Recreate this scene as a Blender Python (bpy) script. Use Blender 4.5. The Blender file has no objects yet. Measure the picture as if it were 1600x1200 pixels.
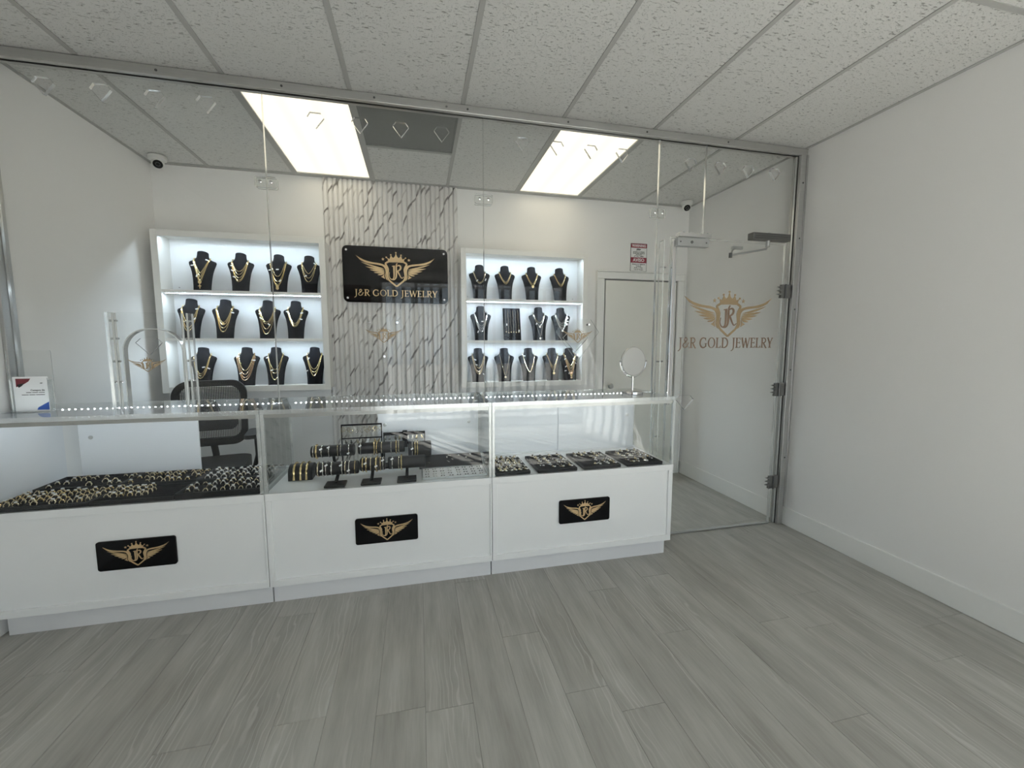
import bpy, bmesh, math, random
from mathutils import Vector, Matrix
from mathutils.geometry import tessellate_polygon
random.seed(7)
scn = bpy.context.scene
COL = scn.collection
R = math.radians

# ------------------------------------------------------------------ camera
CAMZ = 1.379
cd = bpy.data.cameras.new('camera'); cam = bpy.data.objects.new('camera', cd); COL.objects.link(cam)
cd.sensor_width = 36.0; cd.lens = 642.87 / 1600 * 36.0; cd.clip_start = 0.02
cam.location = (0, 0, CAMZ); cam.rotation_euler = (R(90 - 5.725), 0, R(-12.889))
scn.camera = cam
# ------------------------------------------------------------------ world, sun, exposure
w = bpy.data.worlds.new('sky'); scn.world = w; w.use_nodes = True
bgn = w.node_tree.nodes['Background']; bgn.inputs[0].default_value = (0.76, 0.88, 1.0, 1); bgn.inputs[1].default_value = 3.0
sd = bpy.data.lights.new('sun', 'SUN'); sd.energy = 39.0; sd.angle = R(0.53); sd.color = (1.0, 0.98, 0.955)
sun = bpy.data.objects.new('sun', sd); COL.objects.link(sun)
sun.rotation_euler = Vector((0.44, 0.84, -0.86)).to_track_quat('-Z', 'Y').to_euler()
scn.view_settings.view_transform = 'Standard'; scn.view_settings.look = 'None'
scn.view_settings.gamma = 1.0; scn.view_settings.use_curve_mapping = False
scn.view_settings.exposure = 0.28
try:
    scn.cycles.transparent_max_bounces = 40; scn.cycles.max_bounces = 14; scn.cycles.diffuse_bounces = 7
    scn.cycles.caustics_reflective = False; scn.cycles.caustics_refractive = False
    scn.cycles.sample_clamp_indirect = 6
except Exception:
    pass

# ------------------------------------------------------------------ room numbers (metres)
XL, XR, YB, YF, ZC = -1.945, 2.705, 3.797, -2.10, 2.735
YP = 2.527                    # plane of the glass partition
YC, YCB = 2.2545, 2.75        # front / back of the counter cases
ZD, ZT = 0.612, 1.045         # deck and top of the cases
GX = [-1.5451 + 0.61 * k for k in range(7)]
UNITS = [(-1.942, -0.778), (-0.775, 0.398), (0.401, 1.565)]

# ------------------------------------------------------------------ materials
def new_mat(name):
    m = bpy.data.materials.new(name); m.use_nodes = True
    nt = m.node_tree; nt.nodes.clear()
    o = nt.nodes.new('ShaderNodeOutputMaterial')
    return m, nt, o
def N(nt, typ, **kw):
    n = nt.nodes.new(typ)
    for k, v in kw.items():
        if k.startswith('i_'): n.inputs[k[2:].replace('_', ' ')].default_value = v
        else: setattr(n, k, v)
    return n
def pbr(name, col, rough=0.5, metal=0.0, noise=0.0, scale=40.0, bump=0.0, spec=0.5, stretch=None):
    m, nt, o = new_mat(name)
    b = N(nt, 'ShaderNodeBsdfPrincipled'); L = nt.links
    b.inputs['Roughness'].default_value = rough; b.inputs['Metallic'].default_value = metal
    b.inputs['Specular IOR Level'].default_value = spec
    L.new(b.outputs[0], o.inputs[0])
    tc = N(nt, 'ShaderNodeTexCoord'); src = tc.outputs['Object']
    if stretch:
        mp = N(nt, 'ShaderNodeMapping'); mp.inputs['Scale'].default_value = stretch
        L.new(src, mp.inputs[0]); src = mp.outputs[0]
    nz = N(nt, 'ShaderNodeTexNoise'); nz.inputs['Scale'].default_value = scale; nz.inputs['Detail'].default_value = 4
    L.new(src, nz.inputs['Vector'])
    mx = N(nt, 'ShaderNodeMix', data_type='RGBA')
    a = noise
    mx.inputs['A'].default_value = (*[max(0, c * (1 - a)) for c in col], 1)
    mx.inputs['B'].default_value = (*[min(1, c * (1 + a)) for c in col], 1)
    L.new(nz.outputs['Fac'], mx.inputs['Factor']); L.new(mx.outputs['Result'], b.inputs['Base Color'])
    if bump:
        bp = N(nt, 'ShaderNodeBump'); bp.inputs['Strength'].default_value = bump; bp.inputs['Distance'].default_value = 0.002
        L.new(nz.outputs['Fac'], bp.inputs['Height']); L.new(bp.outputs[0], b.inputs['Normal'])
    return m
def emit(name, col, s, mixcol=None):
    m, nt, o = new_mat(name)
    e = N(nt, 'ShaderNodeEmission'); e.inputs[0].default_value = (*col, 1); e.inputs[1].default_value = s
    nt.links.new(e.outputs[0], o.inputs[0]); return m
def glass(name, tint=(0.985, 0.988, 0.985), f0=0.016, rough=0.0):
    # clear sheet: see-through body, Schlick reflection at each face
    m, nt, o = new_mat(name); L = nt.links
    t = N(nt, 'ShaderNodeBsdfTransparent'); t.inputs[0].default_value = (*tint, 1)
    g = N(nt, 'ShaderNodeBsdfGlossy'); g.inputs['Roughness'].default_value = rough
    lw = N(nt, 'ShaderNodeLayerWeight'); lw.inputs[0].default_value = 0.5
    p = N(nt, 'ShaderNodeMath', operation='POWER'); p.inputs[1].default_value = 5
    L.new(lw.outputs['Facing'], p.inputs[0])
    a = N(nt, 'ShaderNodeMath', operation='MULTIPLY_ADD'); a.inputs[1].default_value = 1 - f0; a.inputs[2].default_value = f0
    L.new(p.outputs[0], a.inputs[0])
    mx = N(nt, 'ShaderNodeMixShader'); L.new(a.outputs[0], mx.inputs[0]); L.new(t.outputs[0], mx.inputs[1]); L.new(g.outputs[0], mx.inputs[2])
    L.new(mx.outputs[0], o.inputs[0]); return m
def edge_mat(name, col=(0.88, 0.89, 0.885), see=0.15, rough=0.12):
    # polished cut edge of an acrylic sheet
    m, nt, o = new_mat(name); L = nt.links
    t = N(nt, 'ShaderNodeBsdfTransparent'); t.inputs[0].default_value = (0.95, 0.96, 0.96, 1)
    b = N(nt, 'ShaderNodeBsdfPrincipled'); b.inputs['Base Color'].default_value = (*col, 1)
    b.inputs['Roughness'].default_value = rough; b.inputs['Metallic'].default_value = 0.55
    mx = N(nt, 'ShaderNodeMixShader'); mx.inputs[0].default_value = 1 - see
    L.new(t.outputs[0], mx.inputs[1]); L.new(b.outputs[0], mx.inputs[2]); L.new(mx.outputs[0], o.inputs[0]); return m

M = {}
M['wall'] = pbr('wall_paint', (0.838, 0.832, 0.822), 0.75, noise=0.012, scale=260, bump=0.12)
M['wallback'] = M['wall']
M['base'] = pbr('baseboard_paint', (0.84, 0.84, 0.82), 0.45, noise=0.01)
M['door'] = pbr('door_paint', (0.80, 0.79, 0.74), 0.5, noise=0.01)
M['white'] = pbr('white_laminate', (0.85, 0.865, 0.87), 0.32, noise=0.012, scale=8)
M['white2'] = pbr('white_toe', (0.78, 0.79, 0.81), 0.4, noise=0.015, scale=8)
M['shelf'] = pbr('white_shelf_laminate', (0.84, 0.83, 0.80), 0.35, noise=0.01, scale=8)
M['shelfback'] = pbr('white_gloss_back', (0.86, 0.88, 0.90), 0.12, noise=0.006, scale=6)
M['slidedoor'] = pbr('white_sliding_board', (0.84, 0.86, 0.89), 0.25, noise=0.008, scale=5)
M['alu'] = pbr('brushed_aluminium', (0.52, 0.52, 0.51), 0.38, 0.85, noise=0.10, scale=30, stretch=(0.3, 8, 8))
M['steel'] = pbr('polished_steel', (0.68, 0.68, 0.68), 0.14, 1.0, noise=0.03)
M['satin'] = pbr('satin_steel', (0.50, 0.51, 0.51), 0.32, 0.9, noise=0.05)
M['dark'] = pbr('dark_metal', (0.11, 0.11, 0.11), 0.4, 0.6, noise=0.05)
M['hinge'] = pbr('grey_hinge_metal', (0.16, 0.16, 0.155), 0.45, 0.5, noise=0.05)
M['rubber'] = pbr('black_rubber', (0.02, 0.02, 0.02), 0.6, noise=0.05)
M['velvet'] = pbr('black_velvet', (0.009, 0.009, 0.011), 0.92, noise=0.15, scale=400, bump=0.1, spec=0.12)
M['leather'] = pbr('black_leatherette', (0.011, 0.011, 0.012), 0.5, noise=0.12, scale=300, bump=0.1, spec=0.35)
M['tray'] = pbr('black_tray', (0.010, 0.011, 0.014), 0.6, noise=0.10, scale=200, spec=0.25)
M['chairblk'] = pbr('black_chair_plastic', (0.008, 0.008, 0.008), 0.5, noise=0.05, spec=0.3)
M['blackac'] = pbr('black_acrylic', (0.004, 0.004, 0.005), 0.07, noise=0.02, spec=0.22)
M['goldac'] = pbr('gold_mirror_acrylic', (0.74, 0.54, 0.30), 0.30, 0.55, noise=0.03)
M['goldmatte'] = pbr('gold_vinyl', (0.36, 0.262, 0.150), 0.5, 0.1, noise=0.03)
M['bronze'] = pbr('bronze_vinyl', (0.245, 0.160, 0.110), 0.5, 0.1, noise=0.03)
M['gold'] = pbr('gold_metal', (0.86, 0.68, 0.36), 0.22, 1.0, noise=0.06, scale=300)
M['palegold'] = pbr('pale_gold_metal', (0.88, 0.77, 0.54), 0.2, 1.0, noise=0.06, scale=300)
M['silver'] = pbr('silver_metal', (0.82, 0.80, 0.76), 0.2, 1.0, noise=0.05, scale=300)
M['rosegold'] = pbr('rose_gold_metal', (0.80, 0.58, 0.40), 0.22, 1.0, noise=0.06, scale=300)
M['gem'] = pbr('clear_stone', (0.92, 0.93, 0.95), 0.06, 0.3, noise=0.02)
M['paper'] = pbr('white_paper', (0.82, 0.82, 0.82), 0.7, noise=0.01)
M['red'] = pbr('sign_red', (0.30, 0.02, 0.045), 0.5, noise=0.02)
M['ink'] = pbr('black_ink', (0.02, 0.02, 0.02), 0.6, noise=0.02)
M['inkgrey'] = pbr('grey_ink', (0.18, 0.18, 0.18), 0.6, noise=0.02)
M['blue'] = pbr('blue_ink', (0.02, 0.09, 0.40), 0.5, noise=0.1)
M['flyerred'] = pbr('flyer_red_ink', (0.20, 0.02, 0.03), 0.5, noise=0.5, scale=90)
M['greypanel'] = pbr('grey_mesh_panel', (0.235, 0.24, 0.235), 0.7, noise=0.10, scale=60)
M['tbar'] = pbr('ceiling_grid_paint', (0.44, 0.44, 0.43), 0.5, noise=0.02)
M['camwhite'] = pbr('camera_white_plastic', (0.70, 0.70, 0.68), 0.4, noise=0.01)
M['concrete'] = pbr('concrete', (0.45, 0.43, 0.40), 0.8, noise=0.1, scale=6)
M['wood'] = pbr('brown_wood', (0.17, 0.085, 0.04), 0.4, noise=0.35, scale=3, stretch=(9, 1, 0.6))
M['mirror'] = pbr('mirror_glass', (0.90, 0.91, 0.91), 0.02, 1.0)
M['glass'] = glass('clear_acrylic')
M['glasstop'] = glass('clear_case_glass', (0.968, 0.976, 0.972), 0.025)
M['pane'] = glass('window_glass', (0.97, 0.98, 0.975), 0.03)
M['edge'] = edge_mat('acrylic_edge')
M['edge2'] = edge_mat('acrylic_edge_soft', (0.80, 0.83, 0.83), 0.45, 0.2)
M['capwhite'] = pbr('pale_metal_cap', (0.85, 0.85, 0.85), 0.35, 0.2)
M['led'] = emit('led_cool_white', (0.72, 0.88, 1.0), 330.0)
M['ledcase'] = emit('led_case_white', (0.82, 0.91, 1.0), 62.0)
M['ledfront'] = emit('led_case_front', (0.82, 0.91, 1.0), 300.0)

def mat_tile():
    m, nt, o = new_mat('fissured_mineral_tile'); L = nt.links
    b = N(nt, 'ShaderNodeBsdfPrincipled'); b.inputs['Roughness'].default_value = 0.9; L.new(b.outputs[0], o.inputs[0])
    tc = N(nt, 'ShaderNodeTexCoord'); oi = N(nt, 'ShaderNodeObjectInfo')
    sc = N(nt, 'ShaderNodeVectorMath', operation='SCALE'); cb = N(nt, 'ShaderNodeCombineXYZ')
    for i in range(3): L.new(oi.outputs['Random'], cb.inputs[i])
    L.new(cb.outputs[0], sc.inputs[0]); sc.inputs['Scale'].default_value = 37
    ad = N(nt, 'ShaderNodeVectorMath', operation='ADD'); L.new(tc.outputs['Object'], ad.inputs[0]); L.new(sc.outputs[0], ad.inputs[1])
    mp = N(nt, 'ShaderNodeMapping'); mp.inputs['Scale'].default_value = (42, 125, 1); L.new(ad.outputs[0], mp.inputs[0])
    n1 = N(nt, 'ShaderNodeTexNoise'); n1.inputs['Scale'].default_value = 1; n1.inputs['Detail'].default_value = 2.5; n1.inputs['Distortion'].default_value = 0.5
    L.new(mp.outputs[0], n1.inputs['Vector'])
    r1 = N(nt, 'ShaderNodeMapRange'); r1.inputs['From Min'].default_value = 0.60; r1.inputs['From Max'].default_value = 0.70; L.new(n1.outputs['Fac'], r1.inputs['Value'])
    n2 = N(nt, 'ShaderNodeTexNoise'); n2.inputs['Scale'].default_value = 190; n2.inputs['Detail'].default_value = 2; L.new(ad.outputs[0], n2.inputs['Vector'])
    r2 = N(nt, 'ShaderNodeMapRange'); r2.inputs['From Min'].default_value = 0.62; r2.inputs['From Max'].default_value = 0.74; L.new(n2.outputs['Fac'], r2.inputs['Value'])
    mx = N(nt, 'ShaderNodeMath', operation='MAXIMUM'); L.new(r1.outputs[0], mx.inputs[0]); L.new(r2.outputs[0], mx.inputs[1])
    mc = N(nt, 'ShaderNodeMix', data_type='RGBA'); mc.inputs['A'].default_value = (0.70, 0.70, 0.685, 1); mc.inputs['B'].default_value = (0.35, 0.35, 0.335, 1)
    L.new(mx.outputs[0], mc.inputs['Factor']); L.new(mc.outputs['Result'], b.inputs['Base Color'])
    inv = N(nt, 'ShaderNodeMath', operation='SUBTRACT'); inv.inputs[0].default_value = 1; L.new(mx.outputs[0], inv.inputs[1])
    bp = N(nt, 'ShaderNodeBump'); bp.inputs['Strength'].default_value = 0.6; bp.inputs['Distance'].default_value = 0.003
    L.new(inv.outputs[0], bp.inputs['Height']); L.new(bp.outputs[0], b.inputs['Normal']); return m
M['tile'] = mat_tile()

def mat_plank():
    m, nt, o = new_mat('grey_oak_vinyl_plank'); L = nt.links
    b = N(nt, 'ShaderNodeBsdfPrincipled'); b.inputs['Roughness'].default_value = 0.48; b.inputs['Specular IOR Level'].default_value = 0.35
    L.new(b.outputs[0], o.inputs[0])
    tc = N(nt, 'ShaderNodeTexCoord'); oi = N(nt, 'ShaderNodeObjectInfo')
    cb = N(nt, 'ShaderNodeCombineXYZ')
    for i, k in enumerate((53.0, 91.0, 17.0)):
        mu = N(nt, 'ShaderNodeMath', operation='MULTIPLY'); mu.inputs[1].default_value = k
        L.new(oi.outputs['Random'], mu.inputs[0]); L.new(mu.outputs[0], cb.inputs[i])
    ad = N(nt, 'ShaderNodeVectorMath', operation='ADD'); L.new(tc.outputs['Object'], ad.inputs[0]); L.new(cb.outputs[0], ad.inputs[1])
    def mapped(s):
        mp = N(nt, 'ShaderNodeMapping'); mp.inputs['Scale'].default_value = s; L.new(ad.outputs[0], mp.inputs[0]); return mp.outputs[0]
    fine = N(nt, 'ShaderNodeTexNoise'); fine.inputs['Scale'].default_value = 1; fine.inputs['Detail'].default_value = 5; fine.inputs['Roughness'].default_value = 0.65
    L.new(mapped((90, 6, 1)), fine.inputs['Vector'])
    broad = N(nt, 'ShaderNodeTexNoise'); broad.inputs['Scale'].default_value = 1; broad.inputs['Detail'].default_value = 3
    L.new(mapped((14, 2.2, 1)), broad.inputs['Vector'])
    # cathedral grain: distorted rings stretched along the board
    wv = N(nt, 'ShaderNodeTexWave', wave_type='BANDS', bands_direction='X'); wv.inputs['Scale'].default_value = 1; wv.inputs['Distortion'].default_value = 14
    wv.inputs['Detail'].default_value = 2.5; wv.inputs['Detail Scale'].default_value = 0.9
    L.new(mapped((15, 3.2, 1)), wv.inputs['Vector'])
    rw = N(nt, 'ShaderNodeMapRange'); rw.inputs['From Min'].default_value = 0.80; rw.inputs['From Max'].default_value = 1.0; L.new(wv.outputs['Fac'], rw.inputs['Value'])
    msk = N(nt, 'ShaderNodeTexNoise'); msk.inputs['Scale'].default_value = 1; msk.inputs['Detail'].default_value = 1
    L.new(mapped((9, 1.1, 3)), msk.inputs['Vector'])
    rm = N(nt, 'ShaderNodeMapRange'); rm.inputs['From Min'].default_value = 0.47; rm.inputs['From Max'].default_value = 0.62; L.new(msk.outputs['Fac'], rm.inputs['Value'])
    gr = N(nt, 'ShaderNodeMath', operation='MULTIPLY'); L.new(rw.outputs[0], gr.inputs[0]); L.new(rm.outputs[0], gr.inputs[1])
    ramp = N(nt, 'ShaderNodeValToRGB'); e = ramp.color_ramp.elements
    e[0].position = 0.30; e[0].color = (0.315, 0.305, 0.278, 1); e[1].position = 0.70; e[1].color = (0.490, 0.484, 0.452, 1)
    s1 = N(nt, 'ShaderNodeMath', operation='MULTIPLY'); s1.inputs[1].default_value = 0.36; L.new(fine.outputs['Fac'], s1.inputs[0])
    s2 = N(nt, 'ShaderNodeMath', operation='MULTIPLY_ADD'); s2.inputs[1].default_value = 0.66; L.new(broad.outputs['Fac'], s2.inputs[0]); L.new(s1.outputs[0], s2.inputs[2])
    s3 = N(nt, 'ShaderNodeMath', operation='MULTIPLY_ADD'); s3.inputs[1].default_value = 0.09; s3.inputs[2].default_value = -0.045; L.new(oi.outputs['Random'], s3.inputs[0])
    s4 = N(nt, 'ShaderNodeMath', operation='ADD'); L.new(s2.outputs[0], s4.inputs[0]); L.new(s3.outputs[0], s4.inputs[1])
    L.new(s4.outputs[0], ramp.inputs[0])
    mx = N(nt, 'ShaderNodeMix', data_type='RGBA'); mx.inputs['B'].default_value = (0.58, 0.575, 0.55, 1)
    g2 = N(nt, 'ShaderNodeMath', operation='MULTIPLY'); g2.inputs[1].default_value = 0.55; L.new(gr.outputs[0], g2.inputs[0])
    L.new(g2.outputs[0], mx.inputs['Factor']); L.new(ramp.outputs[0], mx.inputs['A']); L.new(mx.outputs['Result'], b.inputs['Base Color'])
    bp = N(nt, 'ShaderNodeBump'); bp.inputs['Strength'].default_value = 0.12; bp.inputs['Distance'].default_value = 0.001
    L.new(fine.outputs['Fac'], bp.inputs['Height']); L.new(bp.outputs[0], b.inputs['Normal']); return m
M['plank'] = mat_plank()

def mat_marble():
    m, nt, o = new_mat('white_marble_slat'); L = nt.links
    b = N(nt, 'ShaderNodeBsdfPrincipled'); b.inputs['Roughness'].default_value = 0.32; L.new(b.outputs[0], o.inputs[0])
    tc = N(nt, 'ShaderNodeTexCoord'); oi = N(nt, 'ShaderNodeObjectInfo')
    cb = N(nt, 'ShaderNodeCombineXYZ'); mu = N(nt, 'ShaderNodeMath', operation='MULTIPLY'); mu.inputs[1].default_value = 0.16
    L.new(oi.outputs['Random'], mu.inputs[0]); L.new(mu.outputs[0], cb.inputs[2])
    ad = N(nt, 'ShaderNodeVectorMath', operation='ADD'); L.new(oi.outputs['Location'], ad.inputs[0]); L.new(tc.outputs['Object'], ad.inputs[1])
    a2 = N(nt, 'ShaderNodeVectorMath', operation='ADD'); L.new(ad.outputs[0], a2.inputs[0]); L.new(cb.outputs[0], a2.inputs[1])
    mp = N(nt, 'ShaderNodeMapping'); mp.inputs['Rotation'].default_value = (0, R(-33), 0); L.new(a2.outputs[0], mp.inputs[0])
    wv = N(nt, 'ShaderNodeTexWave', wave_type='BANDS', bands_direction='X'); wv.inputs['Scale'].default_value = 2.7; wv.inputs['Distortion'].default_value = 2.2
    wv.inputs['Detail'].default_value = 3; wv.inputs['Detail Scale'].default_value = 2.2; L.new(mp.outputs[0], wv.inputs['Vector'])
    r = N(nt, 'ShaderNodeMapRange'); r.inputs['From Min'].default_value = 0.93; r.inputs['From Max'].default_value = 1.0; L.new(wv.outputs['Fac'], r.inputs['Value'])
    nz = N(nt, 'ShaderNodeTexNoise'); nz.inputs['Scale'].default_value = 5; nz.inputs['Detail'].default_value = 2; L.new(a2.outputs[0], nz.inputs['Vector'])
    r2 = N(nt, 'ShaderNodeMapRange'); r2.inputs['From Min'].default_value = 0.36; r2.inputs['From Max'].default_value = 0.58; L.new(nz.outputs['Fac'], r2.inputs['Value'])
    ml = N(nt, 'ShaderNodeMath', operation='MULTIPLY'); L.new(r.outputs[0], ml.inputs[0]); L.new(r2.outputs[0], ml.inputs[1])
    n3 = N(nt, 'ShaderNodeTexNoise'); n3.inputs['Scale'].default_value = 2.5; n3.inputs['Detail'].default_value = 4; L.new(a2.outputs[0], n3.inputs['Vector'])
    c1 = N(nt, 'ShaderNodeMix', data_type='RGBA'); c1.inputs['A'].default_value = (0.66, 0.64, 0.62, 1); c1.inputs['B'].default_value = (0.82, 0.81, 0.80, 1); L.new(n3.outputs['Fac'], c1.inputs['Factor'])
    c2 = N(nt, 'ShaderNodeMix', data_type='RGBA'); c2.inputs['B'].default_value = (0.17, 0.155, 0.15, 1); L.new(ml.outputs[0], c2.inputs['Factor'])
    L.new(c1.outputs['Result'], c2.inputs['A']); L.new(c2.outputs['Result'], b.inputs['Base Color']); return m
M['marble'] = mat_marble()

def mat_lens():
    m, nt, o = new_mat('lit_troffer_lens'); L = nt.links
    tc = N(nt, 'ShaderNodeTexCoord'); sp = N(nt, 'ShaderNodeSeparateXYZ'); L.new(tc.outputs['Object'], sp.inputs[0])
    # three tubes behind the lens: brighter lines where they run
    mu = N(nt, 'ShaderNodeMath', operation='MULTIPLY'); mu.inputs[1].default_value = 2 * math.pi * 3 / 0.56; L.new(sp.outputs[0], mu.inputs[0])
    cs = N(nt, 'ShaderNodeMath', operation='COSINE'); L.new(mu.outputs[0], cs.inputs[0])
    st = N(nt, 'ShaderNodeMath', operation='MULTIPLY_ADD'); st.inputs[1].default_value = 0.09; st.inputs[2].default_value = 1.28; L.new(cs.outputs[0], st.inputs[0])
    e = N(nt, 'ShaderNodeEmission'); e.inputs[0].default_value = (1.0, 0.915, 0.70, 1); L.new(st.outputs[0], e.inputs[1])
    L.new(e.outputs[0], o.inputs[0]); return m
M['lens'] = mat_lens()

# ------------------------------------------------------------------ mesh helpers
class MB:
    def __init__(s): s.v = []; s.f = []; s.m = []
    def add(s, vs, fs, m=0):
        o = len(s.v); s.v += [tuple(x) for x in vs]
        for f in fs: s.f.append([i + o for i in f]); s.m.append(m)
    def box(s, x0, x1, y0, y1, z0, z1, m=0):
        vs = [(x0,y0,z0),(x1,y0,z0),(x1,y1,z0),(x0,y1,z0),(x0,y0,z1),(x1,y0,z1),(x1,y1,z1),(x0,y1,z1)]
        s.add(vs, [(0,3,2,1),(4,5,6,7),(0,1,5,4),(1,2,6,5),(2,3,7,6),(3,0,4,7)], m); return s
    def prism(s, loops, a0, a1, m=0, ms=None, plane='xz'):
        """outline(s) with holes, drawn in a plane and given a thickness a0..a1"""
        ms = m if ms is None else ms
        if plane == 'xz': P = lambda p, a: (p[0], a, p[1])
        elif plane == 'xy': P = lambda p, a: (p[0], p[1], a)
        else: P = lambda p, a: (a, p[0], p[1])
        flat = [p for l in loops for p in l]; n = len(flat)
        tri = tessellate_polygon([[Vector((p[0], p[1], 0)) for p in l] for l in loops])
        fs = []
        for t in tri:
            a, b, c = (flat[i] for i in t)
            cr = (b[0]-a[0])*(c[1]-a[1]) - (b[1]-a[1])*(c[0]-a[0])
            if abs(cr) < 1e-14: continue
            t = tuple(t) if cr > 0 else tuple(reversed(t))
            if plane == 'xy': t = tuple(reversed(t))
            if plane == 'yz': t = tuple(reversed(t))
            fs.append(t)
        vs = [P(p, a0) for p in flat] + [P(p, a1) for p in flat]
        s.add(vs, fs + [tuple(reversed([i + n for i in t])) for t in fs], m)
        k = 0; sf = []
        for l in loops:
            q = len(l)
            for i in range(q): j = (i + 1) % q; sf.append((k+i, k+j, k+j+n, k+i+n))
            k += q
        o = len(s.v) - 2 * n
        for f in sf: s.f.append([i + o for i in f]); s.m.append(ms)
        return s
    def tube(s, pts, r, n=8, closed=False, m=0, flat=1.0):
        pts = [Vector(p) for p in pts]; q = len(pts); rr = r if isinstance(r, (list, tuple)) else [r] * q
        o = len(s.v); up = None
        for i, p in enumerate(pts):
            a = pts[(i-1) % q] if (closed or i > 0) else p; b = pts[(i+1) % q] if (closed or i < q-1) else p
            t = (b - a); t = t.normalized() if t.length > 1e-9 else Vector((0,0,1))
            if up is None: up = Vector((0,0,1)) if abs(t.z) < 0.9 else Vector((0,1,0))
            u = (up - t * up.dot(t)); u = u.normalized() if u.length > 1e-6 else t.orthogonal().normalized(); up = u
            w2 = t.cross(u)
            for k in range(n):
                an = 2 * math.pi * k / n
                s.v.append(tuple(p + (u * math.cos(an) + w2 * math.sin(an) * flat) * rr[i]))
        for i in range(q if closed else q - 1):
            for k in range(n):
                a = o + i*n + k; b = o + i*n + (k+1) % n; c = o + ((i+1) % q)*n + (k+1) % n; d = o + ((i+1) % q)*n + k
                s.f.append([a, b, c, d]); s.m.append(m)
        if not closed:
            s.f.append([o + k for k in reversed(range(n))]); s.m.append(m)
            s.f.append([o + (q-1)*n + k for k in range(n)]); s.m.append(m)
        return s
    def cyl(s, a, b, r, n=12, m=0, r2=None):
        return s.tube([a, b], [r, r if r2 is None else r2], n, m=m)
    def lathe(s, prof, c=(0,0,0), n=20, m=0, rot=None):
        o = len(s.v); c = Vector(c)
        for (r, z) in prof:
            for k in range(n):
                an = 2*math.pi*k/n; v = Vector((r*math.cos(an), r*math.sin(an), z))
                if rot: v = rot @ v
                s.v.append(tuple(c + v))
        for i in range(len(prof)-1):
            for k in range(n):
                s.f.append([o+i*n+k, o+i*n+(k+1)%n, o+(i+1)*n+(k+1)%n, o+(i+1)*n+k]); s.m.append(m)
        s.f.append([o+k for k in reversed(range(n))]); s.m.append(m)
        s.f.append([o+(len(prof)-1)*n+k for k in range(n)]); s.m.append(m)
        return s
    def torus(s, c, R0, r, n=24, k=6, rot=None, m=0):
        c = Vector(c); pts = []
        for i in range(n):
            a = 2*math.pi*i/n; v = Vector((R0*math.cos(a), R0*math.sin(a), 0))
            if rot: v = rot @ v
            pts.append(c + v)
        return s.tube(pts, r, k, closed=True, m=m)

def wl(o):
    v = Vector((0,0,0))
    while o: v += o.location; o = o.parent
    return v
def mesh_of(name, mb, mats, smooth=False):
    me = bpy.data.meshes.new(name); me.from_pydata(mb.v, [], mb.f)
    for x in (mats if isinstance(mats, (list, tuple)) else [mats]): me.materials.append(M[x] if isinstance(x, str) else x)
    if any(mb.m): me.polygons.foreach_set('material_index', mb.m)
    if smooth:
        me.polygons.foreach_set('use_smooth', [True]*len(me.polygons)); me.set_sharp_from_angle(angle=R(38))
    me.update(); return me
def obj(name, mb, mats, parent=None, smooth=False, world=False, bevel=0.0, loc=None, rot=None):
    if world and parent is not None:
        d = wl(parent); mb.v = [(x-d.x, y-d.y, z-d.z) for x, y, z in mb.v]
    me = mesh_of(name, mb, mats, smooth)
    o = bpy.data.objects.new(name, me); COL.objects.link(o)
    if parent is not None: o.parent = parent
    if loc is not None: o.location = loc
    if rot is not None: o.rotation_euler = rot
    if bevel:
        b = o.modifiers.new('bevel', 'BEVEL'); b.width = bevel; b.segments = 2; b.limit_method = 'ANGLE'; b.angle_limit = R(50)
    return o
def inst(name, me, parent=None, loc=(0,0,0), rot=(0,0,0), scale=None):
    o = bpy.data.objects.new(name, me); COL.objects.link(o); o.parent = parent; o.location = loc; o.rotation_euler = rot
    if scale: o.scale = scale
    return o
def tag(o, label, cat, group=None):
    o['label'] = label; o['category'] = cat
    if group: o['group'] = group
    return o
def thing(name, label, cat, loc=(0,0,0), rotz=0.0, group=None):
    o = bpy.data.objects.new(name, None); COL.objects.link(o); o.location = loc; o.rotation_euler = (0,0,rotz)
    o.empty_display_size = 0.05
    return tag(o, label, cat, group)
def struct(name, mb, mats, label=None, **kw):
    o = obj(name, mb, mats, **kw); o['kind'] = 'structure'
    if label: o['label'] = label
    return o
def bez(p0, p1, p2, n=10):
    return [((1-t)**2*p0[0]+2*t*(1-t)*p1[0]+t*t*p2[0], (1-t)**2*p0[1]+2*t*(1-t)*p1[1]+t*t*p2[1]) for t in [i/n for i in range(n+1)]]
def smoothpts(p, n=6):
    out = []
    for i in range(len(p)-1):
        a = p[max(i-1,0)]; b = p[i]; c = p[i+1]; d = p[min(i+2,len(p)-1)]
        for k in range(n):
            t = k/n
            out.append(tuple(0.5*((2*b[j]) + (-a[j]+c[j])*t + (2*a[j]-5*b[j]+4*c[j]-d[j])*t*t + (-a[j]+3*b[j]-3*c[j]+d[j])*t**3) for j in range(len(b))))
    out.append(tuple(p[-1])); return out
def rrect(x0, x1, z0, z1, r, n=6):
    pts = []
    for cx, cz, a0 in ((x1-r, z0+r, -90), (x1-r, z1-r, 0), (x0+r, z1-r, 90), (x0+r, z0+r, 180)):
        for i in range(n+1):
            a = R(a0 + 90*i/n); pts.append((cx + r*math.cos(a), cz + r*math.sin(a)))
    return pts
def circ(cx, cz, r, n=16): return [(cx + r*math.cos(2*math.pi*i/n), cz + r*math.sin(2*math.pi*i/n)) for i in range(n)]
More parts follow.
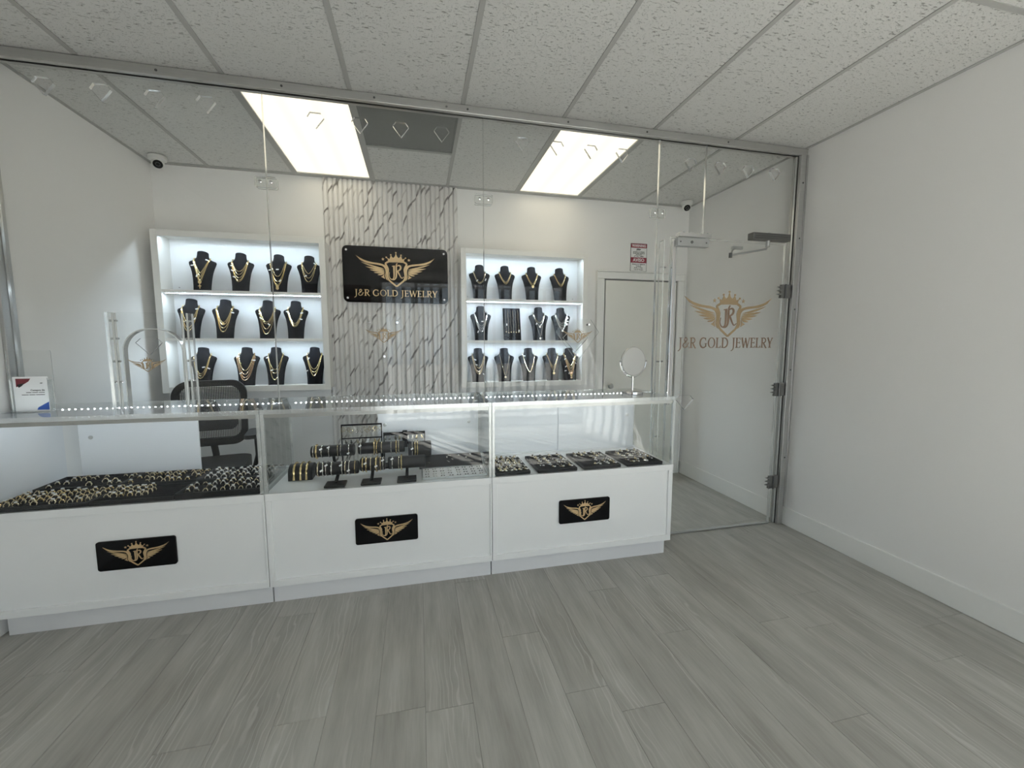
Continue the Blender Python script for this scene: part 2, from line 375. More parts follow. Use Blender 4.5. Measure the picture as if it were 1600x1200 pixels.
def stroke(pts, w0, w1=None, wm=None):
    """outline of a pen stroke whose width goes w0 -> (wm) -> w1"""
    w1 = w0 if w1 is None else w1; n = len(pts); L, Rr = [], []
    for i, p in enumerate(pts):
        a = pts[max(i-1,0)]; b = pts[min(i+1,n-1)]
        dx, dz = b[0]-a[0], b[1]-a[1]; l = math.hypot(dx, dz) or 1
        t = i/(n-1); ww = w0+(w1-w0)*t
        if wm is not None: ww = w0*(1-t)**2 + 2*t*(1-t)*(2*wm-(w0+w1)/2) + w1*t*t
        ww = max(ww, 0.004)
        L.append((p[0]-dz/l*ww/2, p[1]+dx/l*ww/2)); Rr.append((p[0]+dz/l*ww/2, p[1]-dx/l*ww/2))
    return L + Rr[::-1]

# ------------------------------------------------------------------ the winged crest and the lettering
def S(x, y):
    return ((x-795)/555.0, (420-(y+25*(795-x)/565.0))/547.0*1.056)
def wing_loops():
    out = []
    top = smoothpts([(230,215),(330,272),(450,308),(560,325),(640,355),(662,400),(660,450),(650,500),(672,560)], 5)
    low = smoothpts([(650,545),(634,500),(641,445),(630,394),(591,360),(500,340),(380,319),(290,277)], 5)
    out.append(top + low)
    for tip, root, cu, cl in (((300,304),(626,398),(450,347),(470,397)), ((360,366),(628,412),(500,378),(500,429)), ((413,408),(630,424),(530,408),(530,457)),
                              ((473,446),(630,433),(560,436),(575,485)), ((524,480),(630,444),(590,460),(606,503))):
        out.append(bez(tip, cu, root, 7) + bez(root, cl, tip, 7)[1:-1])
    out.append([(574,507),(602,494),(626,462),(620,500),(632,538)])
    return [[S(*p) for p in l] for l in out]
WING = wing_loops()
WINGR = [[(-x, z) for x, z in l][::-1] for l in WING]
def shield_loops():
    half = smoothpts([(0.20,0.215),(0.272,0.165),(0.245,0.10),(0.212,0.02),(0.225,-0.10),(0.228,-0.18),(0.19,-0.27),(0.10,-0.35),(0.0,-0.43)], 5)
    full = [(-x, z) for x, z in half][::-1] 
    full = [(x, z) for x, z in half] + full[1:]
    o1 = stroke(half, 0.045, 0.04); o2 = [(-x, z) for x, z in o1][::-1]
    return [o1, o2, stroke([(-0.21,0.215),(0,0.222),(0.21,0.215)], 0.035)]
SHIELD = shield_loops()
def crown_loops():
    b = [(-0.205,0.225),(0.205,0.225),(0.215,0.285),(0.248,0.318),(0.20,0.30),(0.165,0.285),(0.15,0.33),(0.128,0.385),(0.10,0.34),(0.07,0.315),(0.03,0.355),(0,0.445),
         (-0.03,0.355),(-0.07,0.315),(-0.10,0.34),(-0.128,0.385),(-0.15,0.33),(-0.165,0.285),(-0.20,0.30),(-0.248,0.318),(-0.215,0.285)]
    return [b] + [circ(x, z, 0.021, 10) for x, z in ((0,0.455),(0.132,0.395),(-0.132,0.395),(0.248,0.325),(-0.248,0.325))]
CROWN = crown_loops()
def star(cx, cz, r):
    return [(cx + (r if i % 2 == 0 else r*0.42)*math.sin(math.pi*i/5), cz + (r if i % 2 == 0 else r*0.42)*math.cos(math.pi*i/5)) for i in range(10)]
def mono_loops():
    J = smoothpts([(-0.058,0.10),(-0.058,-0.02),(-0.058,-0.13),(-0.07,-0.21),(-0.11,-0.248),(-0.16,-0.225),(-0.19,-0.15),(-0.175,-0.06)], 5)
    Rs = smoothpts([(0.03,0.185),(0.004,0.13),(0.0,0.05),(0.0,-0.10),(-0.012,-0.19),(-0.05,-0.245),(-0.10,-0.262)], 5)
    Rb = smoothpts([(0.012,0.10),(0.07,0.125),(0.112,0.095),(0.11,0.04),(0.07,-0.005),(0.02,-0.022)], 5)
    Rl = smoothpts([(0.03,-0.02),(0.075,-0.11),(0.115,-0.185),(0.15,-0.208),(0.195,-0.17)], 5)
    return [stroke(J, 0.048, 0.012), stroke([(-0.11,0.098),(-0.035,0.112)], 0.02), stroke(Rs, 0.02, 0.012, 0.042), stroke(Rb, 0.018, 0.015, 0.044), stroke(Rl, 0.04, 0.012)]
MONO = mono_loops()
def arc(cx, cz, rx, rz, a0, a1, n=16): return [(cx+rx*math.cos(R(a0+(a1-a0)*i/n)), cz+rz*math.sin(R(a0+(a1-a0)*i/n))) for i in range(n+1)]
def ring2(cx, cz, rx, rz, tx, tz, n=28): # O: outer and inner outline
    return [arc(cx,cz,rx,rz,0,360-360/n,n-1), arc(cx,cz,rx-tx,rz-tz,0,360-360/n,n-1)]
def stem(x, T, z0=0, z1=1, s=0.10):
    return [[(x-T/2-s,z0),(x+T/2+s,z0),(x+T/2+s*0.8,z0+0.035),(x+T/2,z0+0.09),(x+T/2*0.92,(z0+z1)/2),(x+T/2,z1-0.09),(x+T/2+s*0.8,z1-0.035),(x+T/2+s,z1),
             (x-T/2-s,z1),(x-T/2-s*0.8,z1-0.035),(x-T/2,z1-0.09),(x-T/2*0.92,(z0+z1)/2),(x-T/2,z0+0.09),(x-T/2-s*0.8,z0+0.035)]]
def glyph(c):
    T = 0.155; t = 0.075
    if c == 'J': return [[l] for l in [stroke(smoothpts([(0.24,1.0),(0.24,0.5),(0.24,0.08),(0.18,-0.12),(0.02,-0.26),(-0.08,-0.27)],5), T, t*0.7), [(0.06,1.0),(0.42,1.0),(0.40,0.955),(0.08,0.955)]]], 0.44
    if c == '&': return [[stroke(smoothpts([(0.86,0.0),(0.62,0.22),(0.30,0.62),(0.24,0.84),(0.38,0.99),(0.54,0.86),(0.46,0.66),(0.14,0.40),(0.08,0.20),(0.26,0.03),(0.50,0.10),(0.68,0.34),(0.74,0.50)],5), 0.10, 0.075)], [[(0.60,0.50),(0.86,0.50),(0.84,0.455),(0.62,0.455)]]], 0.86
    if c == 'R': return [[l] for l in stem(0.17, T) + [stroke([(0.2,0.968)]+arc(0.38,0.735,0.26,0.235,90,-90,12)+[(0.2,0.50)], t, t, 0.11), stroke([(0.36,0.51),(0.52,0.25),(0.70,0.0),(0.80,-0.02)], 0.11, 0.05, 0.13)]], 0.78
    if c == 'G': return [[stroke(arc(0.48,0.5,0.41,0.475,48,330,26), 0.06, 0.07, 0.15)], [[(0.74,0.06),(0.87,0.12),(0.87,0.44),(0.74,0.44)]], [[(0.64,0.455),(0.96,0.455),(0.94,0.41),(0.66,0.41)]], [[(0.72,0.98),(0.79,0.98),(0.79,0.72),(0.745,0.72)]]], 0.98
    if c == 'O': return [ring2(0.5,0.5,0.47,0.515,0.135,0.06)], 1.0
    if c == 'L': return [[l] for l in stem(0.17, T) + [[(0.2,0.0),(0.62,0.0),(0.66,0.22),(0.62,0.22),(0.55,0.06),(0.2,0.06)]]], 0.68
    if c == 'D': return [[l] for l in stem(0.17, T) + [stroke([(0.2,0.968)]+arc(0.36,0.5,0.46,0.468,90,-90,18)+[(0.2,0.032)], t, t, 0.14)]], 0.92
    if c == 'E': return [[l] for l in stem(0.17, T) + [[(0.2,0.94),(0.56,0.94),(0.60,0.80),(0.63,0.80),(0.61,1.0),(0.2,1.0)], [(0.2,0.475),(0.50,0.475),(0.52,0.40),(0.55,0.40),(0.55,0.62),(0.52,0.62),(0.50,0.535),(0.2,0.535)], [(0.2,0.0),(0.62,0.0),(0.66,0.21),(0.62,0.21),(0.56,0.06),(0.2,0.06)]]], 0.68
    if c == 'W': return [[l] for l in [stroke([(0.12,1.0),(0.38,0.0)],T), stroke([(0.38,0.0),(0.66,0.98)],t), stroke([(0.60,0.98),(0.86,0.0)],T), stroke([(0.86,0.0),(1.14,1.0)],t), [(0.0,1.0),(0.28,1.0),(0.27,0.955),(0.01,0.955)], [(1.02,1.0),(1.24,1.0),(1.23,0.955),(1.03,0.955)]]], 1.2
    if c == 'Y': return [[l] for l in stem(0.40, T, 0, 0.5, 0.09) + [stroke([(0.10,1.0),(0.40,0.44)],T), stroke([(0.72,1.0),(0.41,0.44)],t), [(-0.02,1.0),(0.26,1.0),(0.25,0.955),(-0.01,0.955)], [(0.60,1.0),(0.82,1.0),(0.81,0.955),(0.61,0.955)]]], 0.80
    return [], 0.36
def crest(parent, cx, cz, half, y, t, mats, text=None, world=True, sub=True):
    """raised crest on a plane facing -Y; y is the surface it sits on"""
    tf = lambda l: [(cx + p[0]*half, cz + p[1]*half) for p in l]
    def part(nm, loops_list, mat, dt=0.0):
        mb = MB()
        for lp in loops_list: mb.prism([tf(l) for l in lp], y - t - dt, y)
        return obj(nm, mb, mat, parent, world=world)
    part('wing', [[l] for l in WING], mats[0]); part('wing', [[l] for l in WINGR], mats[0])
    part('shield', [[l] for l in SHIELD], mats[0], t*0.12); part('crown', [[l] for l in CROWN], mats[0], t*0.25)
    part('star', [[star(-0.335, 0.275, 0.045)]], mats[0]); part('star', [[star(0.335, 0.275, 0.045)]], mats[0])
    part('monogram', [[l] for l in MONO], mats[1], t*0.2)
    if text:
        string, wid, cap, base = text; gl = []; x = 0
        for c in string:
            g, a = glyph(c); gl.append((c, g, x)); x += a + 0.05
        k = wid / (x - 0.05) / cap
        for c, g, x0 in gl:
            if not g: continue
            mb = MB()
            for lp in g:
                lp2 = [[(cx - wid/2 + (p[0]+x0)*k*cap, cz + base + p[1]*cap) for p in l] for l in lp]
                mb.prism(lp2, y - t, y)
            obj('letter', mb, mats[2], parent, world=world)
def text_part(parent, s, cx, z, size, y, mat, width=None, name='lettering', align='CENTER', bold=0.0):
    c = bpy.data.curves.new('txt', 'FONT'); c.body = s; c.size = size; c.align_x = align; c.align_y = 'CENTER'; c.extrude = 0.0003; c.offset = bold; c.resolution_u = 2
    t = bpy.data.objects.new('txt', c); COL.objects.link(t); dg = bpy.context.evaluated_depsgraph_get(); dg.update()
    me = bpy.data.meshes.new_from_object(t.evaluated_get(dg)); bpy.data.objects.remove(t)
    xs = [v.co.x for v in me.vertices]; kx = 1.0
    if width: kx = width / (max(xs) - min(xs))
    d = wl(parent)
    for v in me.vertices:
        v.co = Vector((cx + v.co.x*kx - d.x, y - v.co.z - d.y, z + v.co.y - d.z))
    me.materials.clear(); me.materials.append(M[mat])
    o = bpy.data.objects.new(name, me); COL.objects.link(o); o.parent = parent; return o

# ================================================================== SETTING
# floor with planks
fl = struct('floor', MB().box(XL-0.15, XR+0.15, YF-0.1, YB+0.15, -0.06, -0.004), 'ink', 'grey wood-look plank floor of the shop')
PW, PL, GAP = 0.18, 1.22, 0.0006
x = 0.179 - 12*PW; plank_cache = {}
while x < XR:
    y = YF - random.random()*PL
    x0, x1 = max(x, XL), min(x+PW, XR)
    if x1 - x0 > 0.005:
        while y < YB:
            y0, y1 = max(y, YF), min(y+PL, YB)
            if y1 - y0 > 0.01:
                w_, l_ = x1-x0-GAP, y1-y0-GAP*1.6; b = 0.0009
                mb = MB()
                vs = [(-w_/2,-l_/2,-0.004),(w_/2,-l_/2,-0.004),(w_/2,l_/2,-0.004),(-w_/2,l_/2,-0.004),(-w_/2,-l_/2,-b),(w_/2,-l_/2,-b),(w_/2,l_/2,-b),(-w_/2,l_/2,-b),
                      (-w_/2+b,-l_/2+b,0),(w_/2-b,-l_/2+b,0),(w_/2-b,l_/2-b,0),(-w_/2+b,l_/2-b,0)]
                mb.add(vs, [(0,3,2,1),(0,1,5,4),(1,2,6,5),(2,3,7,6),(3,0,4,7),(4,5,9,8),(5,6,10,9),(6,7,11,10),(7,4,8,11),(8,9,10,11)])
                key = (round(w_,4), round(l_,4))
                if key not in plank_cache: plank_cache[key] = mesh_of('plank', mb, 'plank')
                inst('plank', plank_cache[key], fl, ((x0+x1)/2, (y0+y1)/2, 0.0))
            y += PL
    x += PW
# walls
struct('wall_back', MB().box(XL-0.15, XR+0.15, YB, YB+0.12, 0, ZC+0.05), 'wall', 'white painted back wall behind the display cabinets')
struct('wall_left', MB().box(XL-0.12, XL, YF, YB, 0, ZC+0.05), 'wall', 'white painted left wall')
struct('wall_right', MB().box(XR, XR+0.12, YF, YB, 0, ZC+0.05), 'wall', 'white painted right wall of the shop')
WX0, WX1, WZ0, WZ1 = -0.60, 2.62, 0.10, 2.42      # storefront opening behind the camera
mb = MB(); mb.box(XL, WX0, YF-0.12, YF, 0, ZC+0.05); mb.box(WX1, XR, YF-0.12, YF, 0, ZC+0.05); mb.box(WX0, WX1, YF-0.12, YF, WZ1, ZC+0.05); mb.box(WX0, WX1, YF-0.12, YF, 0, WZ0)
struct('wall_front', mb, 'wall', 'white painted front wall around the shop window')
wi = struct('window_1', MB().box(WX0, WX1, YF-0.075, YF-0.065, WZ0, WZ1), 'pane', 'wide shop front window behind the viewer')
for xm in (WX0+0.025, 0.0, 0.85, 1.75, WX1-0.025): obj('mullion', MB().box(xm-0.025, xm+0.025, YF-0.10, YF-0.03, WZ0+0.05, WZ1-0.05), 'alu', wi)
for zm in (WZ0+0.025, WZ1-0.025): obj('window_rail', MB().box(WX0, WX1, YF-0.10, YF-0.03, zm-0.025, zm+0.025), 'alu', wi)
d2 = struct('door_added', MB().box(-1.70, -0.72, YF+0.002, YF+0.045, 0.012, 2.30), 'wood', 'added unseen brown wooden door darkening the left, beside the shop window')  # unseen door, added to darken the left side and give brown bounce
for xm in (-1.575,):
    for z0_, z1_ in ((0.2, 1.0), (1.15, 2.15)): obj('panel', MB().box(xm, xm+0.73, YF+0.0455, YF+0.056, z0_, z1_), 'wood', d2, bevel=0.004)
gate = thing('security_gate', 'grey barred security gate outside the shop window', 'gate', (0, YF-0.35, 0))
me = mesh_of('gate_bar', MB().box(-0.027, 0.027, -0.006, 0.006, 0.0, 2.5), 'satin')
for i in range(21): inst('gate_bar', me, gate, (WX0 + 0.06 + i*0.16, 0, 0.02))
obj('gate_rail', MB().box(WX0-0.1, WX1+0.2, -0.03, -0.012, 0.15, 0.19), 'satin', gate); obj('gate_rail', MB().box(WX0-0.1, WX1+0.2, -0.03, -0.012, 2.35, 2.39), 'satin', gate)
struct('ground', MB().box(-14, 14, -22, YF-0.12, -0.10, -0.02), 'concrete', 'concrete pavement outside the shop window')
# baseboards
BH = 0.137
def board(nm, x0, x1, y0, y1): struct(nm, MB().box(x0, x1, y0, y1, 0.0, BH), 'base', bevel=0.004)
board('baseboard_right', XR-0.014, XR, YF, YB-0.02); board('baseboard_left', XL, XL+0.014, 2.86, YB-0.02)
board('baseboard_left', XL, XL+0.014, YF, YC-0.02)
board('baseboard_back', XL+0.015, 1.66, YB-0.012, YB)
# back door with casing
dr = struct('door_1', MB().box(1.80, 2.575, YB-0.022, YB-0.002, 0.012, 1.985), 'door', 'plain off-white door in the back wall')
obj('door_gap_shade', MB().box(1.785, 2.59, YB-0.008, YB-0.0005, 0.0, 2.0), 'inkgrey', dr)  # shadow gap around the door, its shade put in as dark grey colour
def casing(x0, x1, z0, z1, inner):
    m_ = MB(); m_.box(x0, x1, YB-0.034, YB-0.0002, z0, z1)
    return obj('casing', m_, 'base', dr, bevel=0.006)
casing(1.715, 1.785, 0, 1.9995, 1); casing(2.59, 2.66, 0, 1.9995, 1); casing(1.715, 2.66, 2.0, 2.065, 1)
for x0, x1, z0, z1 in ((1.7035,1.7145,0,2.0650),(2.6605,2.6715,0,2.0650),(1.7035,2.6715,2.0655,2.0775)): obj('casing_bead', MB().box(x0, x1, YB-0.044, YB-0.0001, z0, z1), 'base', dr, bevel=0.004)
obj('door_knob', MB().lathe([(0.012,0),(0.012,0.02),(0.026,0.03),(0.028,0.045),(0.018,0.055)], (1.86, YB-0.022, 0.95), 16, rot=Matrix.Rotation(R(90),3,'X')), 'satin', dr, smooth=True)
# ceiling
ce = struct('ceiling', MB().box(XL-0.1, XR+0.1, YF-0.1, YB+0.1, ZC+0.06, ZC+0.10), 'ink', 'suspended ceiling of white mineral tiles in a grey grid')
colx = [XL] + GX + [XR]; rowy = [YF, -1.119, 0.101, 1.321, 2.541, 3.761, YB]
LIGHTS = [(1, 'left'), (5, 'right')]     # columns of the two lit panels
tile_cache = {}
def tile(x0, x1, y0, y1):
    w_, l_ = x1-x0-0.006, y1-y0-0.006
    key = (round(w_,3), round(l_,3))
    if key not in tile_cache: tile_cache[key] = mesh_of('ceiling_tile', MB().box(-w_/2, w_/2, -l_/2, l_/2, 0, 0.015), 'tile')
    inst('ceiling_tile', tile_cache[key], ce, ((x0+x1)/2, (y0+y1)/2, ZC+0.001))
for c in range(8):
    for r_ in range(6):
        if r_ == 4 and c in (2, 5):    # lit troffers
            continue
        if r_ == 4 and c == 3:
            tile(colx[c], colx[c+1], 3.145, rowy[r_+1]); continue
        tile(colx[c], colx[c+1], rowy[r_], rowy[r_+1])
TB = 0.012
for gx in GX: obj('grid_runner', MB().box(gx-TB, gx+TB, YF, YB, ZC-0.003, ZC+0.0006), 'tbar', ce)
for ry in rowy[1:-1]:
    for c in range(8): obj('cross_tee', MB().box(colx[c]+(TB if c else 0), colx[c+1]-(TB if c < 7 else 0), ry-TB, ry+TB, ZC-0.0025, ZC+0.0006), 'tbar', ce)
obj('cross_tee', MB().box(GX[2]+TB, GX[3]-TB, 3.133, 3.157, ZC-0.0025, ZC+0.0006), 'tbar', ce)
for nm, b in (('wall_angle',(XL,XL+0.022,YF,YB)),('wall_angle',(XR-0.022,XR,YF,YB)),('wall_angle',(XL,XR,YB-0.022,YB))): obj(nm, MB().box(*b, ZC-0.0035, ZC-0.0001), 'tbar', ce)
# troffers
def troffer(c, label):
    x0, x1, y0, y1 = colx[c]+TB, colx[c+1]-TB, 2.553, 3.749
    t = thing('ceiling_light', label, 'light', ((x0+x1)/2, (y0+y1)/2, ZC), group='ceiling light panels')
    w_, l_ = (x1-x0)/2, (y1-y0)/2
    f = MB(); fr = 0.018
    f.box(-w_, w_, -l_, -l_+fr, -0.004, 0.03); f.box(-w_, w_, l_-fr, l_, -0.004, 0.03); f.box(-w_, -w_+fr, -l_+fr, l_-fr, -0.004, 0.03); f.box(w_-fr, w_, -l_+fr, l_-fr, -0.004, 0.03)
    obj('frame', f, 'tbar', t)
    obj('diffuser', MB().box(-w_+fr, w_-fr, -l_+fr, l_-fr, 0.004, 0.010), 'lens', t)
    return t
troffer(2, 'lit ceiling light panel above the left display cabinet'); troffer(5, 'lit ceiling light panel above the right display cabinet')
gp = thing('air_vent', 'dark grey square ceiling panel beside the left light', 'ceiling panel', ((GX[2]+GX[3])/2, 2.84, ZC))
obj('panel', MB().box(-0.293, 0.293, -0.287, 0.287, 0.0005, 0.012), 'greypanel', gp)
f = MB(); f.box(-0.293,0.293,-0.287,-0.275,-0.002,0.0005); f.box(-0.293,0.293,0.275,0.287,-0.002,0.0005); f.box(-0.293,-0.281,-0.275,0.275,-0.002,0.0005); f.box(0.281,0.293,-0.275,0.275,-0.002,0.0005)
obj('frame', f, 'greypanel', gp)

# ================================================================== GLASS PARTITION
G0, G1 = YP-0.008, YP+0.008
def gem(cx, cz, hw=0.043, dz=1.0):   # brilliant-cut outline
    return [(cx-hw*0.62, cz+0.036*dz), (cx-hw, cz+0.012*dz), (cx, cz-0.044*dz), (cx+hw, cz+0.012*dz), (cx+hw*0.62, cz+0.036*dz)]
def gemhole(cx, cz, k): return [(cx-0.62*k, cz+0.50*k), (cx-k, cz+0.12*k), (cx, cz-0.95*k), (cx+k, cz+0.12*k), (cx+0.62*k, cz+0.50*k)]
ZH = 2.688
hd = thing('header_rail', 'grey aluminium rail along the ceiling above the glass partition', 'rail', (0, YP, ZC-0.004))
obj('rail', MB().box(XL, XR, YP-0.032, YP+0.032, ZH, ZC-0.004), 'alu', hd, world=True, bevel=0.002)
scr = mesh_of('screw', MB().lathe([(0.006,0),(0.006,0.002),(0.003,0.0035)], (0,0,0), 10, rot=Matrix.Rotation(R(90),3,'X')), 'dark', True)
for xs_ in (-1.22, -0.66, -0.20, 0.19, 0.31, 0.92, 1.45, 2.05): inst('screw', scr, hd, (xs_, -0.032, ZH+0.021-(ZC-0.004)))
def arch(x0, x1, zt, zb, n=10):
    r = 0.115; return [(x1, zb)] + [(x1-r+r*math.cos(R(90*i/n)), zt-r+r*math.sin(R(90*i/n))) for i in range(n+1)] + [(x0+r-r*math.sin(R(90*i/n)), zt-r+r*math.cos(R(90*i/n))) for i in range(n+1)] + [(x0, zb)]
ZG = ZT + 0.0015
AX0, AX1 = -1.472, -1.205
pan = [
 ('clear acrylic partition panel with arched hatch beside the left wall', [[(XL+0.02,ZG)] + [(AX0, ZG)] + arch(AX0,AX1,1.452,ZG)[::-1][1:-1] + [(AX1,ZG),(-0.7665,ZG),(-0.7665,ZH),(XL+0.02,ZH)],
   *[gem(x_, 2.592) for x_ in (-1.702,-1.474,-1.249,-1.024)]]),
 ('clear acrylic partition panel in front of the marble wall', [[(-0.7635,ZG),(0.4015,ZG),(0.4015,ZH),(-0.7635,ZH)], *[gem(x_, 2.574) for x_ in (-0.508,-0.283,-0.064,0.163)], gemhole(-0.187,1.40,0.085)]),
 ('clear acrylic partition panel in front of the right cabinet', [[(0.4045,ZG),(1.5595,ZG),(1.5595,ZH),(0.4045,ZH)], *[gem(x_, 2.568) for x_ in (0.642,0.861,1.084,1.298)], gemhole(1.0,1.40,0.085)]),
 ('narrow clear acrylic panel between counter end and glass door', [[(1.5680,0.004),(1.668,0.004),(1.668,2.085),(1.9085,2.085),(1.9085,ZH),(1.5625,ZH),(1.5625,1.06),(1.5680,1.06)], gem(1.796,2.556)]),
 ('clear acrylic panel over and beside the glass door hinges', [[(1.9115,2.085),(2.596,2.085),(2.596,0.004),(2.642,0.004),(2.642,ZH),(1.9115,ZH)], *[gem(x_, 2.553) for x_ in (2.022,2.247,2.464)]]),
]
for lb, loops in pan:
    tag(obj('glass_panel', MB().prism(loops, G0, G1, 0, 1), ['glass', 'edge']), lb, 'glass panel', 'acrylic panels of the partition')
# clips across the seams
bolt_mb = lambda: MB().lathe([(0.009,0),(0.009,0.004),(0.006,0.006)], (0,0,0), 12, rot=Matrix.Rotation(R(90),3,'X'))
boltm = mesh_of('bolt', bolt_mb(), 'steel', True)
for xs_, lb in ((-0.765,'small clear clip with two bolts on the seam over the left cabinet'),(0.403,'small clear clip with two bolts on the seam beside the marble wall'),(1.561,'small clear clip with two bolts on the seam above the warning sign')):
    t = thing('seam_clip', lb, 'clip', (xs_, G0, 2.226), group='seam clips of the partition')
    obj('plate', MB().prism([rrect(-0.052,0.052,-0.028,0.028,0.008)], -0.011, -0.001, 0, 1), ['glass','edge'], t)
    obj('plate', MB().prism([rrect(-0.052,0.052,-0.028,0.028,0.008)], 0.013, 0.022, 0, 1), ['glass','edge'], t)
    for s_ in (-0.026, 0.026): inst('bolt', boltm, t, (s_, -0.011, 0)); 
# wall channels
t = thing('wall_channel', 'aluminium channel holding the partition on the right wall', 'channel', (XR, YP, 0), group='wall channels')
obj('channel', MB().box(2.648, XR-0.0145, YP-0.035, YP+0.035, 0.001, ZH-0.001), 'alu', t, world=True, bevel=0.002)
obj('gasket', MB().box(2.6425, 2.6478, YP-0.012, YP+0.012, 0.001, ZH-0.001), 'rubber', t, world=True)
obj('lip', MB().box(XR-0.0142, XR-0.0005, YP-0.040, YP-0.03, BH+0.002, ZH-0.001), 'steel', t, world=True)
for zs in (2.50, 2.12, 1.62, 1.18, 0.52): inst('screw', scr, t, (2.674-XR, -0.035, zs))
t = thing('wall_channel', 'aluminium channel holding the partition on the left wall', 'channel', (XL, YP, ZT), group='wall channels')
obj('channel', MB().box(XL+0.0005, XL+0.018, YP-0.045, YP+0.03, ZG, ZH-0.001), 'alu', t, world=True, bevel=0.002)
inst('screw', scr, t, (0.012, -0.045, 1.65-ZT))

# crest plates over the speak holes
for cx, lb in ((-0.187,'gem-shaped clear plate with gold crest in front of the marble wall'),(1.0,'gem-shaped clear plate with gold crest in front of the right cabinet')):
    t = thing('crest_plate', lb, 'plate', (cx, G0, 1.25), group='gem-shaped crest plates')
    yb_, yf_ = G0-0.026, G0-0.032
    loop = [(cx-0.088,1.527),(cx-0.145,1.447),(cx,1.257),(cx+0.145,1.447),(cx+0.088,1.527)]
    obj('plate', MB().prism([loop], yf_, yb_, 0, 1), ['glass','edge'], t, world=True)
    for sx, sz in ((-0.076,1.495),(0.076,1.495),(0.0,1.300)):
        obj('standoff', MB().cyl((cx+sx, yf_-0.004, sz), (cx+sx, G0-0.0005, sz), 0.007, 12), 'steel', t, smooth=True, world=True)
    crest(t, cx, 1.423, 0.100, yf_-0.0003, 0.0015, ('goldmatte','goldmatte'))
# hatch shield on the left panel
t = thing('hatch_shield', 'clear acrylic shield box with gold crest around the arched hatch', 'shield', (-1.33, G0, ZT))
yb_, yf_ = G0-0.056, G0-0.066
sx0, sx1 = -1.505, -1.150
arx0, arx1 = -1.470, -1.205
fr_ = [(sx0,ZG),(sx1,ZG),(sx1,1.530),(sx0,1.530)]
obj('front_plate', MB().prism([fr_, gemhole(-1.328,1.372,0.058)], yf_, yb_, 0, 1), ['glass','edge'], t, world=True)
for xx in (sx0, sx1-0.010):
    o = obj('side_plate', MB().prism([[(yb_+0.001,ZG),(G0-0.001,ZG),(G0-0.001,1.530),(yb_+0.001,1.530)]], xx, xx+0.010, 0, 1, plane='yz'), ['glass','edge'], t, world=True)
for xx in (sx0+0.022, sx1-0.032):
    obj('inner_strip', MB().box(xx, xx+0.008, yb_+0.001, yb_+0.006, ZG, 1.528), ['edge'], t, world=True)
for xx in (sx0-0.004, sx1-0.030):
    for zz in (1.49, 1.40, 1.285, 1.18): obj('bolt', MB().cyl((xx, yb_+0.028, zz), (xx+0.034, yb_+0.028, zz), 0.005, 10), 'steel', t, smooth=True, world=True)
obj('arch_trim', MB().prism([arch(AX0-0.0, AX1+0.0, 1.452, ZG) + [(AX0+0.004,ZG)] + [(p[0],p[1]) for p in arch(AX0+0.004, AX1-0.004, 1.448, ZG)[::-1][1:-1]] + [(AX1-0.004,ZG)]], G0-0.014, G1+0.002, 1, 1), ['glass','edge'], t, world=True)
crest(t, -1.340, 1.268, 0.083, yf_-0.0003, 0.0015, ('goldmatte','goldmatte'))

# ------------------------------------------------------------------ glass door
DX0, DX1, DZ1 = 1.674, 2.588, 2.076
gd = thing('glass_door', 'clear acrylic door with large gold crest at the right wall', 'door', (DX1, YP, 0))
obj('leaf', MB().prism([[(DX0,0.012),(DX1,0.012),(DX1,DZ1),(DX0,DZ1)], gemhole(1.822,0.975,0.07)], G0, G1, 0, 1), ['glass','edge'], gd, world=True)
cr = crest(gd, 2.139, 1.575, 0.350, G0-0.0004, 0.003, ('goldmatte','bronze','bronze'), ('J&R GOLD JEWELRY', 0.775, 0.072, -0.232))
obj('edge_bar', MB().box(DX0-0.004, DX0+0.016, G0-0.018, G0-0.0006, 0.95, DZ1-0.02), 'steel', gd, world=True, bevel=0.002)
obj('edge_bar', MB().box(DX0+0.022, DX0+0.032, G0-0.010, G0-0.0006, 0.95, DZ1-0.02), 'satin', gd, world=True, bevel=0.001)
obj('bottom_sweep', MB().box(DX0, DX1, G0-0.004, G1+0.004, 0.003, 0.0115), 'satin', gd, world=True)
def hinge(z):
    h = MB(); prong = []
    loop = [(2.555,z-0.048),(2.640,z-0.048),(2.640,z+0.048),(2.560,z+0.048),(2.560,z+0.036),(2.532,z+0.032),(2.560,z+0.024),(2.560,z+0.012),(2.530,z+0.006),(2.560,z-0.002),(2.560,z-0.014),(2.528,z-0.020),(2.560,z-0.028),(2.555,z-0.036)]
    return obj('hinge', h.prism([loop], G0-0.016, G0-0.0006), 'hinge', gd, world=True)
for z_ in (1.748, 1.035, 0.332):
    h_ = hinge(z_)
    obj('pin', MB().cyl((2.592, G0-0.020, z_-0.05), (2.592, G0-0.020, z_+0.05), 0.006, 10), 'dark', h_, smooth=True, world=True)
